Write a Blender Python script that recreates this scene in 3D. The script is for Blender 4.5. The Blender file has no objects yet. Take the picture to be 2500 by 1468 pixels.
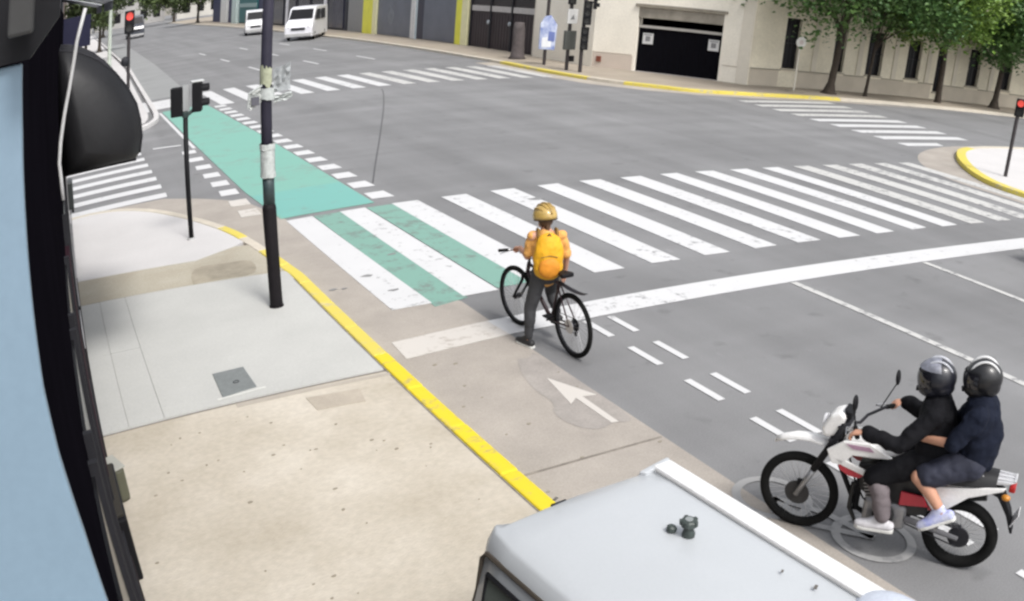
import bpy, bmesh, math, random
from mathutils import Vector, Matrix, Euler
random.seed(7)
S = bpy.context.scene
COL = S.collection
R = math.radians

# ------------------------------------------------------------------ camera (wide security-camera lens with barrel distortion)
cd = bpy.data.cameras.new('camera')
cam = bpy.data.objects.new('camera', cd); COL.objects.link(cam); S.camera = cam
right = Vector((0.649477, -0.743478, 0.159434)); up = Vector((0.280145, 0.428894, 0.858818)); fwd = Vector((0.706893, 0.513118, -0.486839))
m = Matrix((right, up, -fwd)).transposed().to_4x4(); m.translation = (0, 0, 3.891)
cam.matrix_world = m
cd.type = 'PANO'; cd.panorama_type = 'FISHEYE_LENS_POLYNOMIAL'
cd.fisheye_fov = math.pi; cd.sensor_fit = 'HORIZONTAL'; cd.sensor_width = 25.0
cd.fisheye_polynomial_k0 = 0.0
cd.fisheye_polynomial_k1 = -0.04442227; cd.fisheye_polynomial_k2 = -8.70625e-05
cd.fisheye_polynomial_k3 = 1.427593e-05; cd.fisheye_polynomial_k4 = -4.621215e-07
cd.shift_x = -0.369967; cd.shift_y = 0.325407
cd.clip_start = 0.02; cd.clip_end = 6000

# ------------------------------------------------------------------ sky, sun, exposure (bright overcast afternoon)
SUN_EL, SUN_AZ = R(52), R(174)      # azimuth clockwise from +y
W = bpy.data.worlds.new('World'); S.world = W; W.use_nodes = True
nt = W.node_tree; nt.nodes.clear()
sky = nt.nodes.new('ShaderNodeTexSky'); sky.sky_type = 'NISHITA'; sky.sun_disc = False
sky.sun_elevation = SUN_EL; sky.sun_rotation = SUN_AZ; sky.dust_density = 3.0; sky.air_density = 1.0
hs = nt.nodes.new('ShaderNodeHueSaturation'); hs.inputs['Saturation'].default_value = 0.22
bg = nt.nodes.new('ShaderNodeBackground'); bg.inputs['Strength'].default_value = 0.13
wo = nt.nodes.new('ShaderNodeOutputWorld')
nt.links.new(sky.outputs[0], hs.inputs['Color']); nt.links.new(hs.outputs[0], bg.inputs[0]); nt.links.new(bg.outputs[0], wo.inputs[0])
sl = bpy.data.lights.new('sun', 'SUN'); sl.energy = 1.5; sl.angle = R(15); sl.color = (1.0, 0.97, 0.93)
so = bpy.data.objects.new('sun', sl); COL.objects.link(so)
sd = Vector((math.sin(SUN_AZ) * math.cos(SUN_EL), math.cos(SUN_AZ) * math.cos(SUN_EL), math.sin(SUN_EL)))
so.rotation_euler = sd.to_track_quat('Z', 'Y').to_euler(); so.location = sd * 60
S.view_settings.view_transform = 'Standard'; S.view_settings.look = 'None'
S.view_settings.exposure = 0.85; S.view_settings.gamma = 1.0
S.render.engine = 'CYCLES'
S.cycles.filter_width = 2.5
S.cycles.max_bounces = 6
S.cycles.use_denoising = True

# ------------------------------------------------------------------ materials
MATS = {}
def mat(name, col, rough=0.6, metal=0.0, var=0.12, scale=4.0, fine=0.06, fscale=60.0, bump=0.0, bscale=80.0, col2=None, spec=None, coords='pos', emit=None, coat=0.0, trans=0.0, alpha=1.0):
    """Principled with two octaves of colour noise (large stains, fine grain) and optional fine relief."""
    if name in MATS: return MATS[name]
    mt = bpy.data.materials.new(name); mt.use_nodes = True; MATS[name] = mt
    t = mt.node_tree; t.nodes.clear(); N = t.nodes.new; L = t.links.new
    out = N('ShaderNodeOutputMaterial'); p = N('ShaderNodeBsdfPrincipled'); L(p.outputs[0], out.inputs[0])
    p.inputs['Roughness'].default_value = rough; p.inputs['Metallic'].default_value = metal
    if spec is not None: p.inputs['Specular IOR Level'].default_value = spec
    if coat: p.inputs['Coat Weight'].default_value = coat; p.inputs['Coat Roughness'].default_value = 0.08
    if trans: p.inputs['Transmission Weight'].default_value = trans
    if alpha < 1: p.inputs['Alpha'].default_value = alpha
    if emit:
        p.inputs['Emission Color'].default_value = (*emit[0], 1); p.inputs['Emission Strength'].default_value = emit[1]
    if coords == 'pos': g = N('ShaderNodeNewGeometry'); vec = g.outputs['Position']
    else: g = N('ShaderNodeTexCoord'); vec = g.outputs['Object']
    c1 = (*col, 1); c2 = (*(col2 or tuple(max(0, c * (1 - var)) for c in col)), 1)
    n1 = N('ShaderNodeTexNoise'); n1.inputs['Scale'].default_value = scale; n1.inputs['Detail'].default_value = 5; n1.inputs['Roughness'].default_value = 0.6
    L(vec, n1.inputs['Vector'])
    mp = N('ShaderNodeMapRange'); mp.inputs['From Min'].default_value = 0.32; mp.inputs['From Max'].default_value = 0.68; L(n1.outputs['Fac'], mp.inputs[0])
    mx = N('ShaderNodeMix'); mx.data_type = 'RGBA'; mx.inputs[6].default_value = c1; mx.inputs[7].default_value = c2; L(mp.outputs[0], mx.inputs[0])
    n2 = N('ShaderNodeTexNoise'); n2.inputs['Scale'].default_value = fscale; n2.inputs['Detail'].default_value = 3; L(vec, n2.inputs['Vector'])
    m2 = N('ShaderNodeMapRange'); m2.inputs['From Min'].default_value = 0.3; m2.inputs['From Max'].default_value = 0.7
    m2.inputs['To Min'].default_value = 1 - fine; m2.inputs['To Max'].default_value = 1 + fine; L(n2.outputs['Fac'], m2.inputs[0])
    ml = N('ShaderNodeMix'); ml.data_type = 'RGBA'; ml.blend_type = 'MULTIPLY'; ml.inputs[0].default_value = 1
    L(mx.outputs[2], ml.inputs[6]); L(m2.outputs[0], ml.inputs[7]); L(ml.outputs[2], p.inputs['Base Color'])
    if bump:
        b = N('ShaderNodeBump'); b.inputs['Strength'].default_value = bump; b.inputs['Distance'].default_value = 0.02
        n3 = N('ShaderNodeTexNoise'); n3.inputs['Scale'].default_value = bscale; n3.inputs['Detail'].default_value = 3; L(vec, n3.inputs['Vector'])
        L(n3.outputs['Fac'], b.inputs['Height']); L(b.outputs[0], p.inputs['Normal'])
    return mt

def paint_mat(name, col, under, wear=0.5, scale=6.0, rough=0.7):
    """Road paint worn through to what lies under it in irregular flakes."""
    if name in MATS: return MATS[name]
    mt = bpy.data.materials.new(name); mt.use_nodes = True; MATS[name] = mt
    t = mt.node_tree; t.nodes.clear(); N = t.nodes.new; L = t.links.new
    out = N('ShaderNodeOutputMaterial'); p = N('ShaderNodeBsdfPrincipled'); L(p.outputs[0], out.inputs[0]); p.inputs['Roughness'].default_value = rough
    g = N('ShaderNodeNewGeometry')
    n1 = N('ShaderNodeTexNoise'); n1.inputs['Scale'].default_value = scale; n1.inputs['Detail'].default_value = 9; n1.inputs['Roughness'].default_value = 0.72; L(g.outputs['Position'], n1.inputs['Vector'])
    n0 = N('ShaderNodeTexNoise'); n0.inputs['Scale'].default_value = 0.5; n0.inputs['Detail'].default_value = 2; L(g.outputs['Position'], n0.inputs['Vector'])
    ad = N('ShaderNodeMath'); ad.operation = 'MULTIPLY_ADD'; ad.inputs[1].default_value = 0.35; L(n0.outputs['Fac'], ad.inputs[0]); L(n1.outputs['Fac'], ad.inputs[2])
    mp = N('ShaderNodeMapRange'); mp.inputs['From Min'].default_value = 0.96 - wear * 0.35; mp.inputs['From Max'].default_value = 1.04 - wear * 0.3; L(ad.outputs[0], mp.inputs[0])
    n2 = N('ShaderNodeTexNoise'); n2.inputs['Scale'].default_value = 1.3; n2.inputs['Detail'].default_value = 4; L(g.outputs['Position'], n2.inputs['Vector'])
    dm = N('ShaderNodeMix'); dm.data_type = 'RGBA'; dm.inputs[6].default_value = (*col, 1); dm.inputs[7].default_value = (*[c * 0.86 + u * 0.1 for c, u in zip(col, under)], 1); L(n2.outputs['Fac'], dm.inputs[0])
    mx = N('ShaderNodeMix'); mx.data_type = 'RGBA'; L(dm.outputs[2], mx.inputs[6]); mx.inputs[7].default_value = (*under, 1); L(mp.outputs[0], mx.inputs[0]); L(mx.outputs[2], p.inputs['Base Color'])
    return mt

ASPH = (0.207, 0.207, 0.211)
TAN = (0.368, 0.333, 0.296)
def asphalt_mat():
    mt = mat('asphalt', ASPH, 0.85, var=0.16, scale=0.3, fine=0.12, fscale=70, bump=0.25, bscale=140)
    t = mt.node_tree; N = t.nodes.new; L = t.links.new
    p = next(n for n in t.nodes if n.type == 'BSDF_PRINCIPLED'); src = p.inputs['Base Color'].links[0].from_socket
    g = N('ShaderNodeNewGeometry')
    def fac(scale, sx, sy, lo, hi, a, b, detail=4):
        v = N('ShaderNodeVectorMath'); v.operation = 'MULTIPLY'; v.inputs[1].default_value = (sx, sy, 1); L(g.outputs['Position'], v.inputs[0])
        n = N('ShaderNodeTexNoise'); n.inputs['Scale'].default_value = scale; n.inputs['Detail'].default_value = detail; L(v.outputs[0], n.inputs['Vector'])
        m = N('ShaderNodeMapRange'); m.inputs['From Min'].default_value = lo; m.inputs['From Max'].default_value = hi; m.inputs['To Min'].default_value = a; m.inputs['To Max'].default_value = b; L(n.outputs['Fac'], m.inputs[0]); return m.outputs[0]
    out = src
    for f in (fac(0.9, 1, .05, .35, .65, .90, 1.08), fac(0.8, .06, 1, .4, .62, 1.05, .93), fac(2.2, 1, 1, .63, .72, 1.0, .80, 6), fac(0.22, 1, 1, .48, .53, 1.0, .94, 2), fac(6, 1, .4, .68, .74, 1.0, 1.12, 5)):
        m = N('ShaderNodeMix'); m.data_type = 'RGBA'; m.blend_type = 'MULTIPLY'; m.inputs[0].default_value = 1; L(out, m.inputs[6]); L(f, m.inputs[7]); out = m.outputs[2]
    L(out, p.inputs['Base Color']); return mt
M_asph = asphalt_mat()
M_tan = mat('gutter_concrete', TAN, 0.9, var=0.2, scale=1.2, fine=0.10, fscale=60, bump=0.2)
M_white = paint_mat('white_road_paint', (0.58, 0.58, 0.585), ASPH, 0.54)
M_whitew = paint_mat('worn_white_road_paint', (0.51, 0.505, 0.49), ASPH, 0.76)
M_whitet = paint_mat('white_paint_on_gutter', (0.54, 0.51, 0.475), TAN, 0.66)
M_green = paint_mat('green_lane_paint', (0.170, 0.375, 0.31), (0.18, 0.29, 0.25), 0.72, 1.6)
M_greenw = paint_mat('worn_green_lane_paint', (0.175, 0.33, 0.275), (0.15, 0.20, 0.18), 0.74, 3.0)
M_grey = mat('smooth_grey_pavement', (0.47, 0.47, 0.45), 0.8, var=0.10, scale=1.0, fine=0.05, fscale=40, bump=0.1)
M_pale = mat('pale_pavement', (0.56, 0.545, 0.54), 0.8, var=0.08, scale=0.8, fine=0.05, fscale=40, bump=0.1)
M_rough = mat('rough_sand_concrete', (0.53, 0.485, 0.415), 0.92, scale=0.9, fine=0.07, fscale=16, bump=0.25, bscale=40, col2=(0.40, 0.355, 0.285))
M_tanp = mat('tan_pavement', (0.42, 0.39, 0.32), 0.9, scale=1.5, fine=0.1, fscale=40, bump=0.2, col2=(0.36, 0.32, 0.25))
M_yel = paint_mat('yellow_kerb_paint', (0.68, 0.54, 0.012), (0.40, 0.33, 0.12), 0.62, 5)
M_yelf = paint_mat('faded_yellow_kerb_paint', (0.62, 0.51, 0.08), (0.45, 0.40, 0.26), 0.72, 4)
M_kpale = mat('pale_kerb_concrete', (0.55, 0.50, 0.42), 0.9, var=0.15, scale=3)
M_black = mat('black_paint', (0.008, 0.008, 0.010), 0.6, spec=.2, var=0.2, scale=8)
M_dark = mat('dark_grey_paint', (0.022, 0.022, 0.027), 0.6, spec=.25, var=0.25, scale=6)
M_rubber = mat('tyre_rubber', (0.009, 0.009, 0.009), 0.9, spec=.15, var=0.2, scale=20, coords='obj')
M_chrome = mat('bare_steel', (0.55, 0.55, 0.56), 0.3, metal=1.0, var=0.1, coords='obj')
M_alu = mat('cast_aluminium', (0.38, 0.38, 0.39), 0.45, metal=0.8, var=0.2, scale=20, coords='obj')
M_skin = mat('skin', (0.52, 0.27, 0.18), 0.55, var=0.08, scale=6, coords='obj')
M_cream = mat('cream_render', (0.85, 0.80, 0.70), 0.9, var=0.10, scale=0.6, fine=0.05, fscale=12, bump=0.1)
M_creamd = mat('weathered_cream_render', (0.76, 0.70, 0.56), 0.9, var=0.22, scale=0.5, fine=0.06, fscale=10, bump=0.15)
M_glassd = mat('dark_window_glass', (0.012, 0.012, 0.014), 0.25, spec=.25, var=0.3, scale=1.0)

# ------------------------------------------------------------------ mesh helpers
class MB:
    """Collects shapes and links them as one mesh object."""
    def __init__(s): s.v = []; s.f = []
    def add(s, vs, fs):
        o = len(s.v); s.v += [tuple(v) for v in vs]; s.f += [tuple(i + o for i in f) for f in fs]; return s
    def box(s, c, d, rot=None):
        x, y, z = (k / 2 for k in d); c = Vector(c)
        vs = [Vector((a * x, b * y, e * z)) for e in (-1, 1) for a, b in ((-1, -1), (1, -1), (1, 1), (-1, 1))]
        if rot is not None: q = Euler(rot).to_matrix(); vs = [q @ v for v in vs]
        return s.add([v + c for v in vs], [(3, 2, 1, 0), (4, 5, 6, 7), (0, 1, 5, 4), (1, 2, 6, 5), (2, 3, 7, 6), (3, 0, 4, 7)])
    def b2(s, lo, hi): return s.box([(a + b) / 2 for a, b in zip(lo, hi)], [abs(b - a) for a, b in zip(lo, hi)])
    def tube(s, pts, r, n=8, caps=True, closed=False, flat=None):
        pts = [Vector(p) for p in pts]; k = len(pts)
        rs = r if isinstance(r, (list, tuple)) else [r] * k
        ref = None; rings = []
        for i, p in enumerate(pts):
            if closed: d = pts[(i + 1) % k] - pts[i - 1]
            else: d = pts[min(i + 1, k - 1)] - pts[max(i - 1, 0)]
            if d.length < 1e-9: d = Vector((0, 0, 1))
            d.normalize()
            if ref is None: ref = d.orthogonal().normalized()
            ref = (ref - d * ref.dot(d))
            if ref.length < 1e-6: ref = d.orthogonal()
            ref.normalize(); b = d.cross(ref)
            rings.append([p + (ref * math.cos(2 * math.pi * j / n) + b * math.sin(2 * math.pi * j / n)) * rs[i] for j in range(n)])
        vs = [v for rg in rings for v in rg]; fs = []
        for i in range(k if closed else k - 1):
            a, b2 = i * n, ((i + 1) % k) * n
            for j in range(n): fs.append((a + j, a + (j + 1) % n, b2 + (j + 1) % n, b2 + j))
        if caps and not closed: fs.append(tuple(range(n - 1, -1, -1))); fs.append(tuple((k - 1) * n + j for j in range(n)))
        return s.add(vs, fs)
    def capsule(s, a, b, ra, rb, n=14, m=5):
        a, b = Vector(a), Vector(b); d = (b - a)
        if d.length < 1e-6: d = Vector((0, 0, 1e-4))
        d.normalize(); pts = []; rs = []
        for i in range(m): t = math.pi / 2 * (1 - i / m); pts.append(a - d * ra * math.sin(t)); rs.append(max(ra * math.cos(t), ra * 0.04))
        pts.append(a); rs.append(ra); pts.append(b); rs.append(rb)
        for i in range(1, m + 1): t = math.pi / 2 * i / m; pts.append(b + d * rb * math.sin(t)); rs.append(max(rb * math.cos(t), rb * 0.04))
        return s.tube(pts, rs, n)
    def ell(s, c, r, n=16, m=10, rot=None):
        vs = []; fs = []; c = Vector(c); q = Euler(rot).to_matrix() if rot else Matrix.Identity(3)
        for i in range(1, m):
            t = math.pi * i / m
            for j in range(n): p = 2 * math.pi * j / n; vs.append(c + q @ Vector((r[0] * math.sin(t) * math.cos(p), r[1] * math.sin(t) * math.sin(p), r[2] * math.cos(t))))
        top = len(vs); vs += [c + q @ Vector((0, 0, r[2])), c - q @ Vector((0, 0, r[2]))]
        for i in range(m - 2):
            for j in range(n): fs.append((i * n + j, (i + 1) * n + j, (i + 1) * n + (j + 1) % n, i * n + (j + 1) % n))
        for j in range(n): fs.append((top, j, (j + 1) % n)); fs.append((top + 1, (m - 2) * n + (j + 1) % n, (m - 2) * n + j))
        return s.add(vs, fs)
    def prism(s, poly, h0, h1, axis='z'):
        """Polygon extruded along an axis; poly gives the two other coordinates in order."""
        f = {'z': lambda a, b, h: (a, b, h), 'y': lambda a, b, h: (a, h, b), 'x': lambda a, b, h: (h, a, b)}[axis]
        n = len(poly); vs = [f(a, b, h0) for a, b in poly] + [f(a, b, h1) for a, b in poly]
        return s.add(vs, [tuple(range(n - 1, -1, -1)), tuple(range(n, 2 * n))] + [(i, (i + 1) % n, n + (i + 1) % n, n + i) for i in range(n)])
    def sheet(s, poly, z): return s.add([(a, b, z) for a, b in poly], [tuple(range(len(poly)))])
    def ring(s, c, ax, R0, r, n=40, k=8, squash=1.0):
        c = Vector(c); ax = Vector(ax).normalized(); u = ax.orthogonal().normalized(); w = ax.cross(u); vs = []; fs = []
        for i in range(n):
            a = 2 * math.pi * i / n; e = u * math.cos(a) + w * math.sin(a)
            for j in range(k): t = 2 * math.pi * j / k; vs.append(c + e * (R0 + r * math.cos(t)) + ax * (r * squash * math.sin(t)))
        for i in range(n):
            for j in range(k): fs.append((i * k + j, ((i + 1) % n) * k + j, ((i + 1) % n) * k + (j + 1) % k, i * k + (j + 1) % k))
        return s.add(vs, fs)
    def disc(s, c, ax, r, h, n=24):
        c = Vector(c); ax = Vector(ax).normalized(); return s.tube([c - ax * h / 2, c + ax * h / 2], r, n)
    def build(s, name, mt, parent=None, smooth=False, bevel=0.0, seg=2, subsurf=0):
        me = bpy.data.meshes.new(name); me.from_pydata(s.v, [], s.f); me.materials.append(mt)
        bm = bmesh.new(); bm.from_mesh(me); bmesh.ops.recalc_face_normals(bm, faces=bm.faces); bm.to_mesh(me); bm.free()
        o = bpy.data.objects.new(name, me); COL.objects.link(o)
        if parent: o.parent = parent
        if bevel:
            b = o.modifiers.new('b', 'BEVEL'); b.width = bevel; b.segments = seg; b.limit_method = 'ANGLE'; b.angle_limit = R(35)
        if subsurf: q = o.modifiers.new('s', 'SUBSURF'); q.levels = subsurf; q.render_levels = subsurf
        if smooth:
            for p in me.polygons: p.use_smooth = True
        return o

def tag(o, label, cat=None, group=None, kind=None):
    o['label'] = label
    if cat: o['category'] = cat
    if group: o['group'] = group
    if kind: o['kind'] = kind
    return o
def empty(name, loc=(0, 0, 0), rz=0.0):
    o = bpy.data.objects.new(name, None); COL.objects.link(o); o.location = loc; o.rotation_euler = (0, 0, rz); o.empty_display_size = 0.2; return o
def kids(o): return [c for c in bpy.data.objects if c.parent == o]
def copy_tree(o, parent=None):
    c = o.copy(); COL.objects.link(c); c.parent = parent
    for ch in kids(o): copy_tree(ch, c)
    return c
def bake_remesh(mb, name, mt, parent=None, voxel=0.012, smooth=6, fold=0.0, fsize=0.06):
    """Fuse overlapping closed shapes into one continuous skin."""
    o = mb.build(name, mt)
    r = o.modifiers.new('r', 'REMESH'); r.mode = 'VOXEL'; r.voxel_size = voxel; r.use_smooth_shade = True
    q = o.modifiers.new('s', 'SMOOTH'); q.iterations = smooth; q.factor = 0.5
    if fold:
        for sz, st_, tt in ((fsize * 2.0, fold, 'CLOUDS'), (fsize * 1.3, fold * .55, 'MARBLE')):
            tx = bpy.data.textures.new('folds', tt); tx.noise_scale = sz
            if tt == 'MARBLE': tx.turbulence = 4; tx.noise_depth = 1; tx.marble_type = 'SOFT'
            else: tx.noise_depth = 1
            dp = o.modifiers.new('d', 'DISPLACE'); dp.texture = tx; dp.strength = st_; dp.mid_level = .25
        q2 = o.modifiers.new('s2', 'SMOOTH'); q2.iterations = 2; q2.factor = 0.5
    dg = bpy.context.evaluated_depsgraph_get(); me = bpy.data.meshes.new_from_object(o.evaluated_get(dg))
    for p in me.polygons: p.use_smooth = True
    o.modifiers.clear(); old = o.data; o.data = me; bpy.data.meshes.remove(old); me.name = name
    if parent: o.parent = parent
    return o
def offset_path(path, d):
    out = []
    for i, p in enumerate(path):
        a = Vector(path[max(i - 1, 0)]); b = Vector(path[min(i + 1, len(path) - 1)]); t = (b - a).normalized(); out.append((p[0] - t.y * d, p[1] + t.x * d))
    return out
def resample(path, step):
    out = [path[0]]; acc = 0
    for a, b in zip(path, path[1:]):
        a, b = Vector(a), Vector(b); L = (b - a).length; t = step - acc
        while t <= L: out.append(tuple(a + (b - a) * (t / L))); t += step
        acc = (acc + L) % step if L + acc >= step else acc + L
    return out
def smooth_path(p, it=2):
    for _ in range(it):
        q = [p[0]]
        for a, b in zip(p, p[1:]): q += [(a[0] * .75 + b[0] * .25, a[1] * .75 + b[1] * .25), (a[0] * .25 + b[0] * .75, a[1] * .25 + b[1] * .75)]
        p = q + [p[-1]]
    return p

# ------------------------------------------------------------------ ground and road
g = MB().sheet([(-1500, -1500), (1500, -1500), (1500, 1500), (-1500, 1500)], -0.06).build('ground', mat('dry_ground', (0.22, 0.20, 0.17), 0.95))
tag(g, 'bare ground beyond the streets and blocks', 'ground', kind='structure')
road = MB().sheet([(-150, -60), (150, -60), (150, 330), (-150, 330)], 0.0).build('road', M_asph)
tag(road, 'grey asphalt of the avenue and the street crossing it', 'road', kind='structure')

PZ = 0.12     # pavement height
near_kerb = [(3.12, -14.0), (3.12, 12.4)] + smooth_path([(3.12, 12.4), (3.0, 13.8), (2.84, 15.2), (2.66, 16.0), (2.28, 17.2), (1.68, 18.6), (1.06, 19.35), (0.44, 19.6)], 2)[1:] + [(-20, 19.6)]
gut = [(4.64, -14), (4.64, 10.4), (4.35, 11.2), (4.0, 14.0), (3.76, 16.4), (3.45, 18.2), (2.65, 19.3), (2.0, 19.98), (0.9, 20.1), (-20, 20.1)]
gt = MB().sheet(gut + list(reversed(near_kerb)), 0.004).build('gutter', M_tan); tag(gt, 'tan concrete gutter between near yellow kerb and asphalt', 'gutter', kind='structure')
# joint across the gutter and darker patch under the arrow, both shaped stains laid on it
MB().prism([(3.13, 6.07), (4.62, 6.02), (4.62, 6.045), (3.13, 6.10)], 0.0045, 0.0075).build('gutter_joint', mat('joint_soil', (0.25, 0.22, 0.19), 0.95, var=.4, scale=8), gt)
MB().sheet(smooth_path([(4.36, 8.35), (4.22, 8.0), (4.12, 7.55), (4.16, 7.2), (4.0, 6.95), (4.06, 6.6), (4.22, 6.44), (4.42, 6.52), (4.56, 6.42), (4.635, 6.6), (4.637, 8.5), (4.5, 8.3), (4.36, 8.35)], 2)[:-1], 0.0065).build('asphalt_patch', mat('patch_asphalt', (0.325, 0.298, 0.275), 0.9, var=0.2, scale=3, fine=.1), gt)

def kerb_row(name, path, label, picker, width=0.17, step=1.0, h=PZ + 0.012):
    root = empty(name, (path[0][0], path[0][1], 0)); tag(root, label, 'kerb', kind='structure')
    pts = resample(path, 0.25); inner = offset_path(pts, width); k = max(1, int(step / 0.25)); o0 = Vector((path[0][0], path[0][1]))
    for i in range(0, len(pts) - 1, k):
        a = pts[i:i + k + 1]; b = inner[i:i + k + 1]
        if len(a) < 2: continue
        a = [Vector(q) - o0 for q in a]; b = [Vector(q) - o0 for q in b]
        d = (a[1] - a[0]).normalized() * 0.006; a[0] = a[0] + d; b[0] = b[0] + d
        dz = random.uniform(-0.004, 0.004)
        MB().prism([tuple(q) for q in a] + [tuple(q) for q in reversed(b)], -0.03, h + dz).build('kerb_stone', picker(pts[i]), root, bevel=0.02)
    return root
def near_pick(p):
    x, y = p
    if y < 4.9: return M_kpale
    if y < 8.35: return M_yel
    if y < 8.95: return M_kpale
    if y < 12.3: return M_yelf
    if y < 15.3 and x > 2.7: return M_yelf if y > 14 or y < 13 else M_kpale
    return M_kpale
kerb_row('kerb', near_kerb, 'near kerb with bright yellow paint curving round the corner', near_pick)
inner = offset_path(resample(near_kerb, 0.25), 0.172)

# near pavement: each field of paving its own object with its slabs
def cut_right(y0, y1):          # points of the kerb's inner line between two y (increasing y)
    return [(p[0], p[1]) for p in inner if y0 < p[1] < y1 and p[0] > 0.2]
def field(name, label, poly, mt, z=PZ):
    o = MB().prism(poly, -0.05, z).build(name, mt); tag(o, label, 'pavement', kind='structure'); return o
XW = -0.35
p1 = field('pavement', 'rough sand coloured concrete pavement by the shop wall', [(XW, -14), (2.948, -14), (2.948, 8.55), (XW, 8.86)], M_rough)
# long narrow repair strip with dark joints between the two fields, and a patched rectangle
MB().prism([(1.35, 8.60), (2.94, 8.44), (2.94, 8.50), (1.35, 8.70)], PZ, PZ + 0.004).build('mortar_strip', mat('old_mortar', (0.40, 0.36, 0.31), 0.95), p1)
MB().prism([(2.01, 8.40), (2.55, 8.30), (2.50, 7.98), (2.03, 8.06)], PZ - 0.01, PZ + 0.0045).build('repair_patch', mat('repair_mortar', (0.425, 0.375, 0.31), 0.95, var=0.15), p1)
base = field('pavement_base', 'mortar bed in the joints of the grey pavement slabs', [(XW, 8.90), (2.948, 8.60), (2.948, 12.75), (2.6, 12.77), (XW, 13.42)], mat('joint_mortar', (0.36, 0.355, 0.34), 0.95), PZ - 0.012)
# grey slabs, about 0.95 m square, hairline joints
def lerp(a, b, t): return a + (b - a) * t
xs = [XW, 0.24, 0.62, 2.945]
def ylo(x): return lerp(8.90, 8.60, (x - XW) / (2.948 - XW)) + 0.02
def yhi(x): return lerp(13.42, 12.70, (x - XW) / (2.948 - XW))
for i in range(len(xs) - 1):
    n = (2, 2, 1)[i]
    for j in range(n):
        gap = 0.003
        t0, t1 = j / n, (j + 1) / n
        a, b = xs[i] + gap, xs[i + 1] - gap
        q = [(a, lerp(ylo(a), yhi(a), t0) + gap), (b, lerp(ylo(b), yhi(b), t0) + gap), (b, lerp(ylo(b), yhi(b), t1) - gap), (a, lerp(ylo(a), yhi(a), t1) - gap)]
        MB().prism(q, PZ - 0.05, PZ + random.uniform(-0.001, 0.0015)).build('slab', M_grey, base)
p3 = field('pavement_strip', 'tan worn strip of pavement crossing towards the pole', [(XW, 13.43), (2.6, 12.78), (2.945, 12.76)] + cut_right(12.78, 14.6) + [(2.55, 14.55), (1.85, 14.2), (1.2, 14.35), (XW, 14.72)], M_tanp)
MB().prism(smooth_path([(1.62, 13.0), (2.1, 12.95), (2.5, 12.85), (2.62, 13.2), (2.6, 13.65), (2.2, 13.7), (1.8, 13.85), (1.66, 13.5), (1.62, 13.0)], 1)[:-1], PZ - 0.01, PZ + 0.004).build('tree_pit', mat('pit_soil', (0.36, 0.32, 0.25), 0.95, var=0.25, scale=5), p3)
far_in = [p for p in inner if p[1] >= 14.55]
p4 = field('pavement_corner', 'pale corner pavement round the traffic signal pole', [(XW, 14.73), (1.2, 14.36), (1.85, 14.21), (2.55, 14.56)] + far_in + [(-20, 14.73)], M_pale)

MB().prism([(XW, 8.862), (2.948, 8.552), (2.948, 8.598), (XW, 8.898)], PZ - .03, PZ - .006).build('joint_gap', mat('joint_dirt', (0.17, 0.15, 0.13), 0.95), base)
jp = [p for p in offset_path(resample(near_kerb, 0.25), 0.175) if 4.5 < p[1] < 12.3 and p[0] > 2]
jr = [(p[0] - .016, p[1]) for p in jp]
MB().prism(jp + list(reversed(jr)), PZ - .01, PZ + .0035).build('kerb_joint', mat('kerb_joint_dirt', (.24, .22, .19), .95, var=.4, scale=9), base)
# utility covers
cv = MB().prism([(1.28, 9.60), (1.63, 9.58), (1.64, 8.97), (1.26, 8.93)], PZ - 0.02, PZ + 0.008).build('utility_cover', mat('cover_cement', (0.185, 0.20, 0.20), 0.85, var=0.15, scale=12), bevel=0.003)
tag(cv, 'dark grey square utility cover set in the pale slabs', 'cover')
MB().ring((1.47, 9.22, PZ + 0.009), (0, 0, 1), 0.03, 0.005, 14, 6).build('lifting_ring', M_dark, cv)
MB().b2((1.20, 8.885, PZ + 0.003), (1.72, 8.925, PZ + 0.006)).build('frame_mortar', mat('pale_mortar', (0.6, 0.6, 0.57), 0.9), cv)

# other blocks
right_kerb = [(20.2, -20), (20.2, 12.2)] + smooth_path([(20.2, 12.2), (20.25, 13.1), (20.75, 14.2), (21.9, 15.6), (23.2, 16.8), (24.6, 17.75), (26.6, 18.1), (30, 18.0)], 2)[1:] + [(60, 15.0)]
kerb_row('kerb', list(reversed(right_kerb)), 'yellow kerb curving round the corner with the red signal', lambda p: M_yelf if (p[0] < 25.5 and p[1] > 9) else M_kpale, 0.3)
ri = [tuple(p) for p in offset_path(resample(right_kerb, 0.25), -0.302)]
pr_ = MB().prism(ri + [(60, -20)], -0.05, PZ).build('pavement', M_pale); tag(pr_, 'pale corner pavement under the red pedestrian signal', 'pavement', kind='structure')
rg = MB().sheet([(19.5, -20)] + smooth_path([(19.5, 12.6), (19.6, 14.6), (21.0, 16.6), (23.0, 17.9), (25.5, 18.6), (30, 18.5), (30, 18.1)], 2) + list(reversed([p for p in right_kerb if p[0] < 29])), 0.004).build('gutter', M_tan); tag(rg, 'tan gutter along the curved yellow kerb opposite', 'gutter', kind='structure')
far_kerb = [(60, 22.6), (41.2, 26.1), (35.6, 27.1), (28.7, 28.2)] + smooth_path([(28.7, 28.2), (25.5, 28.6), (23.0, 29.4), (21.9, 31.0), (20.9, 32.8), (20.5, 35.2), (20.4, 38.0), (20.6, 43)], 2)[1:] + [(20.8, 60), (21.5, 200)]
kerb_row('kerb', far_kerb, 'patchy yellow kerb below the far signal heads and cream corner', lambda p: (M_yelf if (int(p[1] * 0.6 + p[0] * .35) % 3) else M_kpale) if (p[0] < 31 and p[1] < 43) else M_kpale, 0.3, 2.0) if False else None
fk = list(reversed(far_kerb))
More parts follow.
